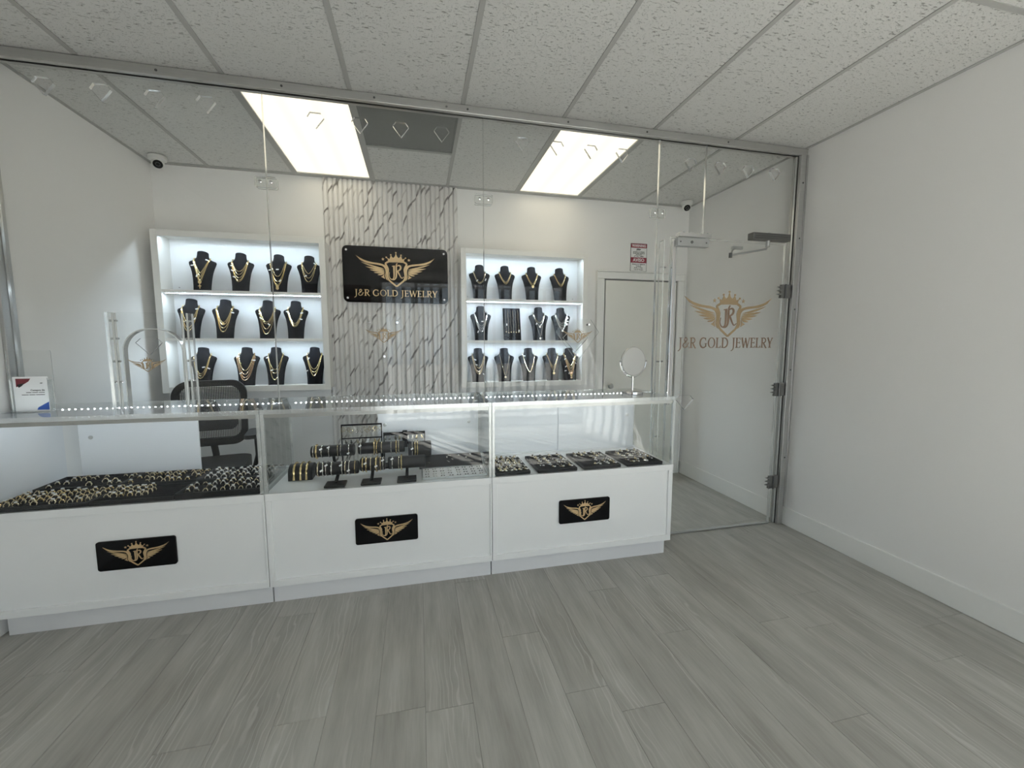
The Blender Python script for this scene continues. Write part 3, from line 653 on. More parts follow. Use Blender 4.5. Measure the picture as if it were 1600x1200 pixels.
# closer and arm
cl = thing('door_closer', 'dark door closer with folded arm at the top hinge corner', 'door closer', (2.41, G0, 2.10))
obj('body', MB().box(2.262, 2.575, G0-0.055, G0-0.0008, 2.088, 2.135), 'hinge', cl, world=True, bevel=0.004)
for zz in (2.098, 2.112, 2.126): obj('rib', MB().box(2.27, 2.567, G0-0.058, G0-0.0552, zz-0.003, zz+0.003), 'dark', cl, world=True)
obj('spindle', MB().cyl((2.405,G0-0.03,2.045),(2.405,G0-0.03,2.14), 0.014, 14), 'satin', cl, smooth=True, world=True)
obj('arm', MB().tube([(2.405,G0-0.035,2.060),(2.385,G0-0.04,2.028),(2.09,G0-0.05,1.972)], 0.007, 8), 'satin', cl, smooth=True, world=True)
obj('arm', MB().tube([(2.09,G0-0.05,1.972),(2.12,G0-0.03,2.010),(2.16,G0-0.015,2.030)], 0.006, 8), 'satin', cl, smooth=True, world=True)
obj('elbow', MB().cyl((2.09,G0-0.05,1.955),(2.09,G0-0.05,1.987), 0.011, 12), 'dark', cl, smooth=True, world=True)
obj('shoe', MB().box(2.13, 2.215, G0-0.02, G0-0.0008, 2.022, 2.042), 'satin', cl, world=True, bevel=0.003)
# magnetic lock
ml = thing('magnetic_lock', 'silver magnetic lock box at the top left of the glass door', 'lock', (1.81, G0, 2.05))
obj('magnet', MB().box(1.690, 1.925, G0-0.040, G0-0.0008, 2.018, 2.072), 'satin', ml, world=True, bevel=0.003)
obj('bracket', MB().box(1.700, 1.940, G0-0.045, G0-0.0008, 2.078, 2.104), 'steel', ml, world=True, bevel=0.002)
obj('keyhole', MB().cyl((1.795,G0-0.043,2.045),(1.795,G0-0.040,2.045), 0.010, 14), 'dark', ml, smooth=True, world=True)
for xx in (1.71, 1.905): obj('screw', MB().cyl((xx,G0-0.042,2.045),(xx,G0-0.040,2.045), 0.005, 10), 'dark', ml, smooth=True, world=True)
for xx in (1.735, 1.78, 1.86, 1.92): obj('screw', MB().cyl((xx,G0-0.030,2.104),(xx,G0-0.030,2.112), 0.006, 10), 'satin', ml, smooth=True, world=True)
# stiffener strip behind the narrow panel
t = thing('stiffener_strip', 'slim clear strip bolted beside the left edge of the glass door', 'strip', (1.632, YP, 1.25))
obj('strip', MB().prism([[(G1+0.001,0.002),(G1+0.055,0.002),(G1+0.055,2.062),(G1+0.001,2.062)]], 1.622, 1.630, 0, 1, plane='yz'), ['glass','edge'], t, world=True)
for zz in (1.89, 1.25, 0.72): obj('bolt', MB().cyl((1.618,G1+0.03,zz),(1.664,G1+0.03,zz), 0.005, 10), 'steel', t, smooth=True, world=True)

# ================================================================== BACK WALL: marble slats, cabinets, signs
MX0, MX1 = -0.735, 0.372
mp_ = thing('slat_panel', 'tall fluted marble-look slat panel between the two cabinets', 'wall panel', ((MX0+MX1)/2, YB, 0))
NS = 28; pitch = (MX1-MX0)/NS
prof = [(-pitch*0.5+0.0003, 0.0), (pitch*0.5-0.0003, 0.0), (pitch*0.5-0.0003, -0.005), (pitch*0.41, -0.006)] + [(pitch*0.38*math.cos(R(a)), -0.008-0.013*math.sin(R(a))**0.6) for a in (12,40,70,110,140,168)] + [(-pitch*0.41, -0.006), (-pitch*0.5+0.0003, -0.005)]
sm = mesh_of('slat', MB().prism([prof], 0.0, ZC-0.006-BH, plane='xy'), 'marble')
for i in range(NS): inst('slat', sm, mp_, (MX0+pitch*(i+0.5)-(MX0+MX1)/2, -0.0005, BH+0.001))

def led_row(parent, x0, x1, y, z, face, n, size, mat):
    """row of small square LEDs on a thin carrier strip"""
    st = obj('led_strip', MB().box(x0, x1, y-0.004, y+0.004, z-0.0015, z+0.0015) if face == 'z' else MB().box(x0, x1, y-0.0015, y+0.0015, z-0.004, z+0.004), 'paper', parent, world=True)
    mb = MB()
    for i in range(n):
        cx = x0 + (x1-x0)*(i+0.5)/n; s = size/2
        if face == 'z': mb.add([(cx-s,y-s,z-0.0022),(cx+s,y-s,z-0.0022),(cx+s,y+s,z-0.0022),(cx-s,y+s,z-0.0022)], [(0,3,2,1)])
        elif face == 'y+': mb.add([(cx-s,y+0.0022,z-s),(cx+s,y+0.0022,z-s),(cx+s,y+0.0022,z+s),(cx-s,y+0.0022,z+s)], [(0,3,2,1)])
        else: mb.add([(cx-s,y-0.0022,z-s),(cx+s,y-0.0022,z-s),(cx+s,y-0.0022,z+s),(cx-s,y-0.0022,z+s)], [(0,1,2,3)])
    o = obj('leds', mb, mat, st, world=True); return st
def cabinet(x0, x1, z0, z1, yf, shelves, label):
    yb = YB-0.026
    t = thing('display_cabinet', label, 'cabinet', ((x0+x1)/2, yb, z0))
    FW = 0.045
    for nm, b in (('frame_stile',(x0,x0+FW,z0,z1)),('frame_stile',(x1-FW,x1,z0,z1)),('frame_rail',(x0+FW,x1-FW,z1-FW,z1)),('frame_rail',(x0+FW,x1-FW,z0,z0+FW))):
        obj(nm, MB().box(b[0], b[1], yf, yf+0.022, b[2], b[3]), 'shelf', t, world=True, bevel=0.002)
    for nm, b in (('side_panel',(x0+0.012,x0+0.030,z0+0.01,z1-0.01)),('side_panel',(x1-0.030,x1-0.012,z0+0.01,z1-0.01)),('top_panel',(x0+0.031,x1-0.031,z1-0.028,z1-0.01)),('bottom_panel',(x0+0.031,x1-0.031,z0+0.01,z0+0.040))):
        obj(nm, MB().box(b[0], b[1], yf+0.0225, yb-0.011, b[2], b[3]), 'shelf', t, world=True)
    obj('back_panel', MB().box(x0+0.012, x1-0.012, yb-0.010, yb, z0+0.01, z1-0.01), 'shelfback', t, world=True)
    for zs in shelves: obj('shelf', MB().box(x0+0.031, x1-0.031, yf+0.004, yb-0.011, zs-0.020, zs), 'shelf', t, world=True, bevel=0.0015)
    for ztop in [z1-0.029] + [s - 0.0205 for s in shelves]:
        led_row(t, x0+0.05, x1-0.05, yf+0.034, ztop-0.0020, 'z', 62, 0.006, 'led')
    for s_ in (x0+0.075, x1-0.075):
        for zs in [s + 0.035 for s in shelves]: obj('cap', MB().cyl((s_,yb-0.013,zs),(s_,yb-0.0102,zs),0.005,10), 'satin', t, world=True)
    return t
YSF = 3.575
CL = (-1.872, -0.694, 1.000, 2.200); CR = (0.374, 1.528, 0.988, 2.180)
SHL = [1.412, 1.772]; SHR = [1.400, 1.758]
cabinet(*CL, YSF, SHL, 'white lit cabinet of necklace busts by the left wall')
cabinet(*CR, YSF, SHR, 'white lit cabinet of necklace busts beside the back door')

# --- busts
HT = [0.0, 0.12, 0.30, 0.48, 0.60, 0.68, 0.735, 0.775, 0.81, 0.86, 0.93, 1.0]
HW = [0.057, 0.058, 0.062, 0.070, 0.080, 0.089, 0.093, 0.086, 0.060, 0.043, 0.038, 0.037]
DP = [0.046, 0.046, 0.046, 0.044, 0.042, 0.039, 0.037, 0.036, 0.036, 0.034, 0.033, 0.032]
def ip(t, A):
    t = max(0, min(1, t))
    for i in range(len(HT)-1):
        if t <= HT[i+1]:
            k = (t-HT[i])/(HT[i+1]-HT[i]); return A[i]+(A[i+1]-A[i])*k
    return A[-1]
def ycen(t): return -0.02 + 0.055*t
def bust_mesh(H):
    mb = MB(); n = 24; o = 0
    for t in HT:
        for k in range(n):
            a = 2*math.pi*k/n; c, s = math.cos(a), math.sin(a)
            yy = ip(t, DP)*s*(1.0 if s < 0 else 0.75)
            mb.v.append((ip(t, HW)*c, ycen(t)+yy, t*H + (0.012*(-s) if t > 0.9 else 0)))
    m = len(HT)
    for i in range(m-1):
        for k in range(n): mb.f.append([i*n+k, i*n+(k+1)%n, (i+1)*n+(k+1)%n, (i+1)*n+k]); mb.m.append(0)
    mb.f.append(list(reversed(range(n)))); mb.m.append(0); mb.f.append([(m-1)*n+k for k in range(n)]); mb.m.append(0)
    return mb
BH_ = 0.292
bustm = mesh_of('bust', bust_mesh(BH_), 'velvet', True)
def surf(x, z, off):
    t = z/BH_; h = ip(t, HW); q = max(0.0, 1-(x/h)**2)
    return ycen(t) - ip(t, DP)*math.sqrt(q) - off
def chain_mb(wd, zlow, p, r, beads=True, pend=0):
    zt = 0.815*BH_; pts = []; n = 46
    for i in range(n+1):
        s = -1 + 2*i/n; x = wd*math.copysign(abs(s)**0.9, s) if p > 1.3 else wd*s
        z = zlow + (zt-zlow)*abs(s)**p; h = ip(z/BH_, HW)*0.97
        x = max(-h, min(h, x)); pts.append((x, surf(x, z, r*1.3), z))
    a, b = pts[0], pts[-1]
    zz = zt+0.012
    pts = [(a[0]*0.85, ycen(0.85)+0.012, zz+0.006), (a[0]*1.0, ycen(0.83)-0.008, zz)] + pts + [(b[0]*1.0, ycen(0.83)-0.008, zz), (b[0]*0.85, ycen(0.85)+0.012, zz+0.006)]
    rr = [r*(1.15 if i % 2 else 0.70) for i in range(len(pts))] if beads else r
    return MB().tube(pts, rr, 5)
ORD = {1:'first',2:'second',3:'third',4:'fourth',5:'fifth'}
def necklace(root, where, k, nk, spec):
    wd, zl, p, r, mat = spec[:5]; r *= 0.82; pend = spec[5] if len(spec) > 5 else 0
    cname = {'gold':'gold','palegold':'pale gold','silver':'silver','rosegold':'rose gold'}[mat]
    pos = 'only' if nk == 1 else ('highest' if k == 0 else ('lowest' if k == nk-1 else ORD[k+1]+' from top'))
    t = thing('necklace', '%s %s chain on %s' % (pos, cname, where), 'necklace', root.location, 0.0, 'necklaces on the display busts')
    t.rotation_euler = root.rotation_euler
    obj('chain', chain_mb(wd, zl, p, r), mat, t, smooth=True)
    if pend:
        y0 = surf(0, zl, r*2)
        if pend == 1: obj('pendant', MB().lathe([(0.003,0),(0.010,0.001),(0.010,0.003),(0.004,0.0045)], (0, y0-0.002, zl-0.012), 14, rot=Matrix.Rotation(R(90),3,'X')), mat, t, smooth=True)
        elif pend == 2: obj('pendant', MB().prism([[(x_, zl-0.014+z_) for x_, z_ in [(-0.004,0.012),(-0.012,0.004),(-0.010,-0.006),(0,-0.014),(0.010,-0.006),(0.012,0.004),(0.004,0.012)]]], y0-0.005, y0-0.001), mat, t)
        elif pend == 3:
            obj('pendant', MB().box(-0.003,0.003,y0-0.004,y0-0.001,zl-0.032,zl+0.002).box(-0.011,0.011,y0-0.0045,y0-0.0012,zl-0.015,zl-0.009), mat, t)
    return t
def price_tag(t, x, z, a):
    y0 = surf(x, z, 0.006); c, s = math.cos(a), math.sin(a); l, h = 0.010, 0.0042
    vs = []
    for yy in (y0-0.0035, y0-0.0028):
        for u, v in ((-l,-h),(l,-h),(l,h),(-l,h)): vs.append((x+u*c-v*s, yy, z+u*s+v*c))
    mb = MB(); mb.add(vs, [(0,1,2,3),(7,6,5,4),(0,4,5,1),(1,5,6,2),(2,6,7,3),(3,7,4,0)]); obj('price_tag', mb, 'paper', t)
g, pg_, si, rg = 'gold', 'palegold', 'silver', 'rosegold'
def U(z, w=0.052, p=1.9, r=0.0022, m=g, pend=0): return (w, z, p, r, m, pend)
ROWN = {0:'top', 1:'middle', 2:'bottom'}
# (x pixel-derived world x, chains)
def place_busts(side, zrows, rows):
    for r_, row in enumerate(rows):
        n = len(row)
        for i, (x_, rz, chains, tags) in enumerate(row):
            loc = (x_, YSF+0.098, zrows[r_] + 0.0008)
            where = '%s bust from left, %s shelf, %s cabinet' % (ORD[i+1], ROWN[r_], side)
            b = inst('necklace_bust', bustm, None, loc, (0,0,rz))
            tag(b, 'black velvet necklace bust, %s from left, %s shelf, %s cabinet' % (ORD[i+1], ROWN[r_], side), 'bust', 'necklace busts in the cabinets')
            ts = [necklace(b, where, k, len(chains), c) for k, c in enumerate(chains)]
            for q, (tx, tz, ta) in enumerate(tags):
                if ts: price_tag(ts[q % len(ts)], tx, tz, ta)
def bx(u, v): # pixel column on the plane of the busts -> metres (approximate, used only for layout)
    f = 642.87; yaw, pit = R(12.889), R(5.725)
    a, b = (u-800)/f, (v-600)/f
    yr = math.cos(pit) - b*math.sin(pit); x = a*math.cos(yaw) + yr*math.sin(yaw); y = -a*math.sin(yaw) + yr*math.cos(yaw)
    return x/y
YBU = YSF+0.075
def BX(u, v): return bx(u, v)*YBU
L1 = [(BX(314,425), 0.05, [U(0.10,p=1.15,r=.003), U(0.075,w=.056,p=1.15,r=.003,pend=2), U(0.045,p=1.1,r=.002,pend=3), U(0.13,w=.05,p=1.2)], [(-0.055,0.19,0.1),(0.04,0.235,-0.3),(-0.02,0.11,1.2)]),
      (BX(374,425), 0.05, [U(0.155), U(0.13), U(0.105,w=.056), U(0.085,w=.058,r=.003), U(0.075,w=.06)], [(-0.05,0.20,0.3),(-0.045,0.16,-0.6),(-0.03,0.11,-0.4)]),
      (BX(434,425), 0.05, [U(0.125,w=.05), U(0.085,w=.056,r=.003), U(0.06,w=.058,r=.003,pend=1), U(0.045,w=.06,p=1.6,pend=2)], [(-0.055,0.175,0.2),(0.0,0.18,0.1),(0.02,0.09,0.9)]),
      (BX(482,425), 0.05, [U(0.155,w=.048,p=1.4), U(0.12), U(0.09,w=.056)], [(0.045,0.24,-0.6),(-0.02,0.135,0.4)])]
L2 = [(BX(296,500), 0.05, [U(0.12,r=.003), U(0.08,w=.056,r=.003), U(0.055,w=.058,r=.003)], [(0.05,0.225,0.2),(0.04,0.15,0.9)]),
      (BX(350,500), 0.05, [U(0.125,w=.05,pend=1), U(0.105,w=.054,r=.003), U(0.08,w=.058,r=.003), U(0.05,w=.056)], [(0.06,0.20,-0.2)]),
      (BX(417,500), 0.05, [U(0.13), U(0.115,w=.056), U(0.075,w=.056), U(0.035,w=.06)], [(-0.045,0.195,0.1),(-0.04,0.16,-0.6),(0.02,0.11,-0.7)]),
      (BX(461,500), 0.05, [U(0.12,r=.0025), U(0.105,w=.056,r=.003), U(0.095,w=.06)], [(-0.055,0.215,0.1),(0.05,0.205,0.2),(0.045,0.155,-0.3)])]
L3 = [(BX(315,575), 0.05, [U(0.10), U(0.085,w=.056), U(0.065,w=.058,r=.003)], [(0.02,0.15,0.2),(0.05,0.14,-0.5)]),
      (BX(384,575), 0.05, [U(0.12,m=g,r=.003), U(0.09,w=.056,m=rg,r=.0036), U(0.065,w=.062,m=rg,r=.0038), U(0.045,w=.068,m=rg,r=.0038)], [(0.06,0.20,0.0),(-0.03,0.10,0.5),(-0.05,0.23,0.5)]),
      (BX(430,575), 0.05, [U(0.125), U(0.095,w=.056), U(0.045,w=.05)], [(-0.055,0.22,0.5),(-0.02,0.12,0.4)]),
      (BX(491,575), 0.05, [U(0.125,r=.003), U(0.10,w=.056,r=.003), U(0.07,w=.058,p=1.5,r=.003)], [(-0.055,0.11,0.5),(-0.04,0.21,1.0)])]
R1 = [(BX(750,440), -0.05, [U(0.145,m=g), U(0.135,w=.056,m=si,r=.002)], [(-0.025,0.16,0.8),(0.05,0.17,1.2)]),
      (BX(790,440), -0.05, [U(0.155,w=.05,p=1.5,m=pg_), U(0.145,w=.053,p=1.5,m=g,r=.003), U(0.135,w=.056,p=1.5,m=pg_,r=.003)], []),
      (BX(832,440), -0.05, [U(0.145,w=.05,p=1.4,m=g), U(0.135,w=.054,p=1.4,m=g,r=.0025,pend=2), U(0.125,w=.057,p=1.4,m=pg_)], []),
      (BX(876,440), -0.05, [U(0.15,w=.05,p=1.5,m=g), U(0.14,w=.053,p=1.5,m=pg_,r=.003), U(0.13,w=.056,p=1.5,m=g)], [])]
R2 = [(BX(752,505), -0.05, [U(0.125,w=.054,m=si), U(0.105,w=.056,m=si,r=.0028), U(0.09,w=.060,m=si,r=.0025), U(0.075,w=.06,m=si,p=1.7)], [(0.01,0.165,0.0),(-0.03,0.075,1.1)]),
      (BX(843,505), -0.05, [U(0.16,w=.05,m=pg_,r=.003), U(0.135,w=.055,m=si,r=.0035,pend=1), U(0.03,w=.05,p=1.15,m=si,r=.0012,pend=1)], [(-0.05,0.22,-0.7),(-0.03,0.15,0.7)]),
      (BX(878,505), -0.05, [U(0.155,w=.052,m=si), U(0.135,w=.056,m=si,r=.003), U(0.115,w=.06,m=si,r=.003), U(0.10,w=.062,m=si,r=.0025,pend=1)], [(0.055,0.205,0.0),(0.055,0.175,0.0)])]
R3 = [(BX(748,570), -0.05, [U(0.125,w=.05,m=g,r=.0018), U(0.095,w=.055,m=rg,r=.0018), U(0.075,w=.058,m=g,r=.0018)], [(-0.03,0.20,-0.4),(-0.02,0.155,-0.3),(0.045,0.07,-0.7)]),
      (BX(789,570), -0.05, [U(0.055,w=.045,p=1.25,m=pg_,r=.002,pend=1)], []),
      (BX(827,570), -0.05, [U(0.085,w=.056,p=1.5,m=pg_,r=.0035)], [(-0.045,0.23,0.1)]),
      (1.228, -0.05, [U(0.12,w=.05,p=1.2,m=g), U(0.10,w=.053,p=1.2,m=pg_), U(0.085,w=.056,p=1.2,m=g,pend=2)], []),
      (1.398, -0.05, [U(0.135,w=.05,p=1.3,m=g,r=.0035), U(0.11,w=.053,p=1.3,m=pg_,r=.004), U(0.085,w=.056,p=1.3,m=rg,r=.004,pend=2), U(0.06,w=.058,p=1.3,m=g,r=.0035,pend=1), U(0.04,w=.06,p=1.3,m=rg,r=.004,pend=1)], [(-0.05,0.20,0.8),(-0.045,0.13,0.6),(-0.05,0.09,0.2),(0.05,0.16,-0.8),(-0.02,0.07,1.2)])]
place_busts('left', [SHL[1], SHL[0], CL[2]+0.040], [L1, L2, L3])
place_busts('right', [SHR[1], SHR[0], CR[2]+0.040], [R1, R2, R3])
# chain pad
px0 = BX(800,500)
t = thing('chain_pad', 'tall black pad hung with six thin chains, middle shelf, right cabinet', 'chain pad', (px0, YSF+0.10, SHR[0]+0.001))
pad = obj('pad', MB().prism([[(-0.06,0),(-0.044,0),(0.02,0.288),(0.004,0.288)]], -0.078, 0.078, plane='yz'), 'velvet', t)
for k in range(6):
    xx = -0.058 + k*0.023; pts = []
    zlo = 0.070 + random.random()*0.012
    for i in range(13):
        z = 0.27 - (0.27-zlo)*i/12; yy = -0.06 + 0.064*z/0.288 - 0.003; pts.append((xx + 0.0015*math.sin(i*1.3+k), yy, z))
    ch = obj('chain', MB().tube(pts, 0.0013, 5), ['silver','palegold'][k % 2], t, smooth=True)
    yy = -0.06 + 0.064*zlo/0.288 - 0.004
    obj('pendant', MB().lathe([(0.001,0),(0.005,0.001),(0.005,0.003),(0.001,0.004)], (xx, yy, zlo-0.004), 10, rot=Matrix.Rotation(R(90),3,'X')), 'palegold', ch, smooth=True)
for xx, zz in ((-0.05,0.14),(0.06,0.085)): obj('price_tag', MB().box(xx-0.005,xx+0.005,-0.06+0.064*zz/0.288-0.007,-0.06+0.064*zz/0.288-0.006,zz-0.009,zz+0.009), 'paper', t)

# --- shop sign on the marble
sg = thing('shop_sign', 'large black sign with gold winged crest on the marble slats', 'sign', (-0.16, YB-0.025, 1.72))
SX0, SX1, SZ0, SZ1 = -0.597, 0.275, 1.722, 2.190; ys = YB-0.046
obj('board', MB().prism([rrect(SX0, SX1, SZ0, SZ1, 0.042)], ys, ys+0.008), 'blackac', sg, world=True, bevel=0.001)
for xx in (SX0+0.033, SX1-0.033):
    for zz in (SZ0+0.036, SZ1-0.036):
        obj('standoff', MB().cyl((xx, ys-0.006, zz), (xx, YB-0.0225, zz), 0.0085, 14), 'capwhite', sg, smooth=True, world=True)
crest(sg, -0.163, 2.000, 0.320, ys-0.0003, 0.003, ('goldac','goldac','goldac'), ('J&R GOLD JEWELRY', 0.690, 0.053, -0.222))
# --- warning sign
ws = thing('warning_sign', 'small red and white bilingual warning sign above the back door', 'sign', (2.154, YB, 2.08))
yw = YB-0.004; wx0, wx1, wz0, wz1 = 2.066, 2.243, 2.082, 2.353; wc = (wx0+wx1)/2
obj('board', MB().prism([rrect(wx0,wx1,wz0,wz1,0.004)], yw, YB-0.0008), 'ink', ws, world=True)
for za, zb in ((2.2185,2.310),(2.0865,2.1665)): obj('white_field', MB().box(wx0+0.004, wx1-0.004, yw-0.0006, yw-0.0001, za, zb), 'paper', ws, world=True)
for za, zb in ((2.311,2.349),(2.1675,2.2175)): obj('red_band', MB().box(wx0+0.004, wx1-0.004, yw-0.0006, yw-0.0001, za, zb), 'red', ws, world=True)
yt = yw-0.0008
text_part(ws, 'WARNING', wc, 2.330, 0.034, yt, 'paper', 0.150, bold=0.001)
text_part(ws, 'AVISO', wc, 2.1925, 0.044, yt, 'paper', 0.125, bold=0.0012)
for s_, z_, w_ in (('AUDIO & VIDEO',2.271,0.125),('SURVEILLANCE',2.257,0.125),('ON DUTY',2.243,0.07),('AT ALL TIMES',2.229,0.105),('Sistema de Vigilancia',2.153,0.140),('Grabando',2.136,0.06),('Audio Y Video',2.119,0.095),('Todo El Tiempo',2.102,0.10)):
    text_part(ws, s_, wc, z_, 0.0155, yt, 'ink', w_, bold=0.0004)
obj('camera_icon', MB().prism([[(wc-0.026,2.281),(wc-0.020,2.281),(wc-0.020,2.289),(wc+0.002,2.286),(wc+0.020,2.291),(wc+0.022,2.300),(wc-0.012,2.306),(wc-0.026,2.302)]], yt-0.0004, yt), 'inkgrey', ws, world=True)

# --- ceiling cameras
def dome(loc, aim, label):
    t = thing('security_camera', label, 'security camera', (loc[0], loc[1], ZC-0.004), group='ceiling cameras')
    obj('base', MB().lathe([(0.052,0.0),(0.056,-0.006),(0.054,-0.028),(0.042,-0.034)][::-1], (0,0,0), 28), 'camwhite', t, smooth=True)
    d = Vector(aim).normalized(); rot = d.to_track_quat('Z','Y').to_matrix()
    c = Vector((0,0,-0.046)) 
    ball = obj('eyeball', MB().lathe([(0.012,-0.036),(0.028,-0.028),(0.038,-0.010),(0.039,0.006),(0.036,0.026),(0.031,0.030)], c, 28, rot=rot), 'camwhite', t, smooth=True)
    obj('lens_window', MB().lathe([(0.029,0.0302),(0.029,0.0325),(0.0,0.0345)], c, 28, rot=rot), 'blackac', ball, smooth=True)
    obj('lens_ring', MB().torus(c + d*0.034, 0.013, 0.002, 20, 6, rot=rot), 'dark', ball, smooth=True)
dome((-1.815, 3.640), (0.45,-0.9,-0.75), 'small white ceiling camera in the corner by the left wall')
dome((2.560, 3.640), (-0.35,-0.9,-0.75), 'small white ceiling camera in the corner above the back door')

# ================================================================== COUNTER CASES
def case(i, label):
    x0, x1 = UNITS[i]
    t = thing('display_case', label, 'display case', ((x0+x1)/2, YC, 0), group='glass-topped counter cases')
    P_ = lambda nm, b, mat, bev=0.0: obj(nm, MB().box(*b), mat, t, world=True, bevel=bev)
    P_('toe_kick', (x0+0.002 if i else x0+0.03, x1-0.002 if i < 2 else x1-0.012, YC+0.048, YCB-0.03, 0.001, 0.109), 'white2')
    P_('body', (x0, x1, YC+0.011, YCB, 0.110, 0.573), 'white')
    for nm, b in (('top_rail',(x0,x1,0.574,ZD-0.001)),('bottom_rail',(x0,x1,0.110,0.146)),('stile',(x0,x0+0.028,0.1465,0.5735)),('stile',(x1-(0.028 if i==2 else 0.010),x1,0.1465,0.5735))):
        P_(nm, (b[0], b[1], YC, YC+0.0108, b[2], b[3]), 'white', 0.0012)
    P_('deck', (x0, x1, YC+0.011, YCB, 0.5735, ZD-0.0012), 'white')
    obj('top_pane', MB().prism([[(x0+0.0005,YC-0.002),(x1-0.0005,YC-0.002),(x1-0.0005,YCB),(x0+0.0005,YCB)]], ZT-0.022, ZT, 0, 1, plane='xy'), ['glasstop','edge2'], t, world=True)
    obj('front_pane', MB().prism([[(x0+0.016,ZD),(x1-0.016,ZD),(x1-0.016,ZT-0.0225),(x0+0.016,ZT-0.0225)]], YC, YC+0.006, 0, 1), ['glasstop','edge2'], t, world=True)
    for xx in (x0, x1-0.006):
        if i == 0 and xx == x0: P_('side_panel', (x0, x0+0.010, YC+0.007, YCB, ZD, ZT-0.0225), 'slidedoor')
        else: obj('side_pane', MB().prism([[(YC+0.0205,ZD),(YCB-0.001,ZD),(YCB-0.001,ZT-0.0225),(YC+0.0205,ZT-0.0225)]], xx, xx+0.006, 0, 1, plane='yz'), ['glasstop','edge2'], t, world=True)
    for xx in (x0, x1-0.0155): P_('corner_post', (xx, xx+0.0155, YC-0.001, YC+0.020, ZD, ZT-0.0225), 'edge2', 0.001)
    P_('rear_rail', (x0+0.007, x1-0.007, YCB-0.030, YCB-0.001, ZT-0.034, ZT-0.0226), 'slidedoor')
    P_('rear_track', (x0+0.011, x1-0.007, YCB-0.030, YCB-0.001, ZD-0.001, ZD+0.006), 'slidedoor')
    led_row(t, x0+0.03, x1-0.03, YCB-0.034, ZT-0.030, 'y-', 38, 0.006, 'ledcase')
    P_('front_profile', (x0+0.016, x1-0.016, YC+0.0065, YC+0.012, ZT-0.042, ZT-0.0225), 'alu')
    led_row(t, x0+0.03, x1-0.03, YC+0.0145, ZT-0.034, 'y+', 38, 0.005, 'ledfront')
    return t
ca = [case(0, 'white counter case of ring trays by the left wall'), case(1, 'white middle counter case of bracelets and earring stands'), case(2, 'white counter case of four stud trays near the glass door')]
def sdoor(i, x0, x1, lane, holes):
    y0 = YCB-0.026 + lane*0.011; t = ca[i]
    d = obj('sliding_door', MB().box(x0, x1, y0, y0+0.006, ZD+0.0062, ZT-0.0345), 'slidedoor', t, world=True)
    for hx in holes: obj('finger_pull', MB().lathe([(0.011,0),(0.011,0.002),(0.008,0.0025)], (hx, y0-0.0001, 0.853), 14, rot=Matrix.Rotation(R(90),3,'X')), 'satin', d, world=True, smooth=True)
sdoor(0, -1.845, -1.262, 0, (-1.79,)); sdoor(0, -1.825, -1.270, 1, ())
sdoor(1, -0.258, 0.375, 0, (-0.216, 0.325)); sdoor(1, -0.25, 0.39, 1, ())
sdoor(2, 0.409, 1.00, 1, (0.45,)); sdoor(2, 0.960, 1.545, 0, (1.49,))
# plaques on the fronts
for cx, lb in ((-1.345,'black plaque with gold crest on the left counter case'),(-0.184,'black plaque with gold crest on the middle counter case'),(0.971,'black plaque with gold crest on the right counter case')):
    t = thing('crest_plaque', lb, 'plaque', (cx, YC, 0.29), group='crest plaques on the counter')
    obj('plate', MB().prism([rrect(cx-0.164,cx+0.164,0.291,0.436,0.012)], YC+0.0025, YC+0.0106), 'blackac', t, world=True, bevel=0.0008)
    crest(t, cx, 0.3635, 0.134, YC+0.0024, 0.002, ('goldac','goldac'))

# ================================================================== THINGS IN THE CASES
def ring_mesh(mat, gem_):
    mb = MB(); rot = Matrix.Rotation(R(90),3,'X')
    mb.torus((0,0,0.009), 0.0088, 0.0017, 14, 5, rot=rot)
    if gem_: mb.lathe([(0.002,-0.002),(0.0058,0.0010),(0.0036,0.0036)], (0,0,0.0195), 8, m=1)
    else: mb.lathe([(0.0035,-0.0014),(0.0062,0.0006),(0.0042,0.0024)], (0,0,0.0182), 8)
    return mesh_of('ring', mb, [mat, 'gem'], True)
RM = {k: ring_mesh(*k) for k in ((g,True),(g,False),(pg_,True),(si,True),(rg,True),(pg_,False))}
OW = ['first','second','third','fourth','fifth','sixth','seventh','eighth','ninth','tenth','eleventh','twelfth','thirteenth','fourteenth','fifteenth','sixteenth']
RW = ['front'] + OW[1:]
MN = {'gold':'gold','palegold':'pale gold','silver':'silver','rosegold':'rose gold'}
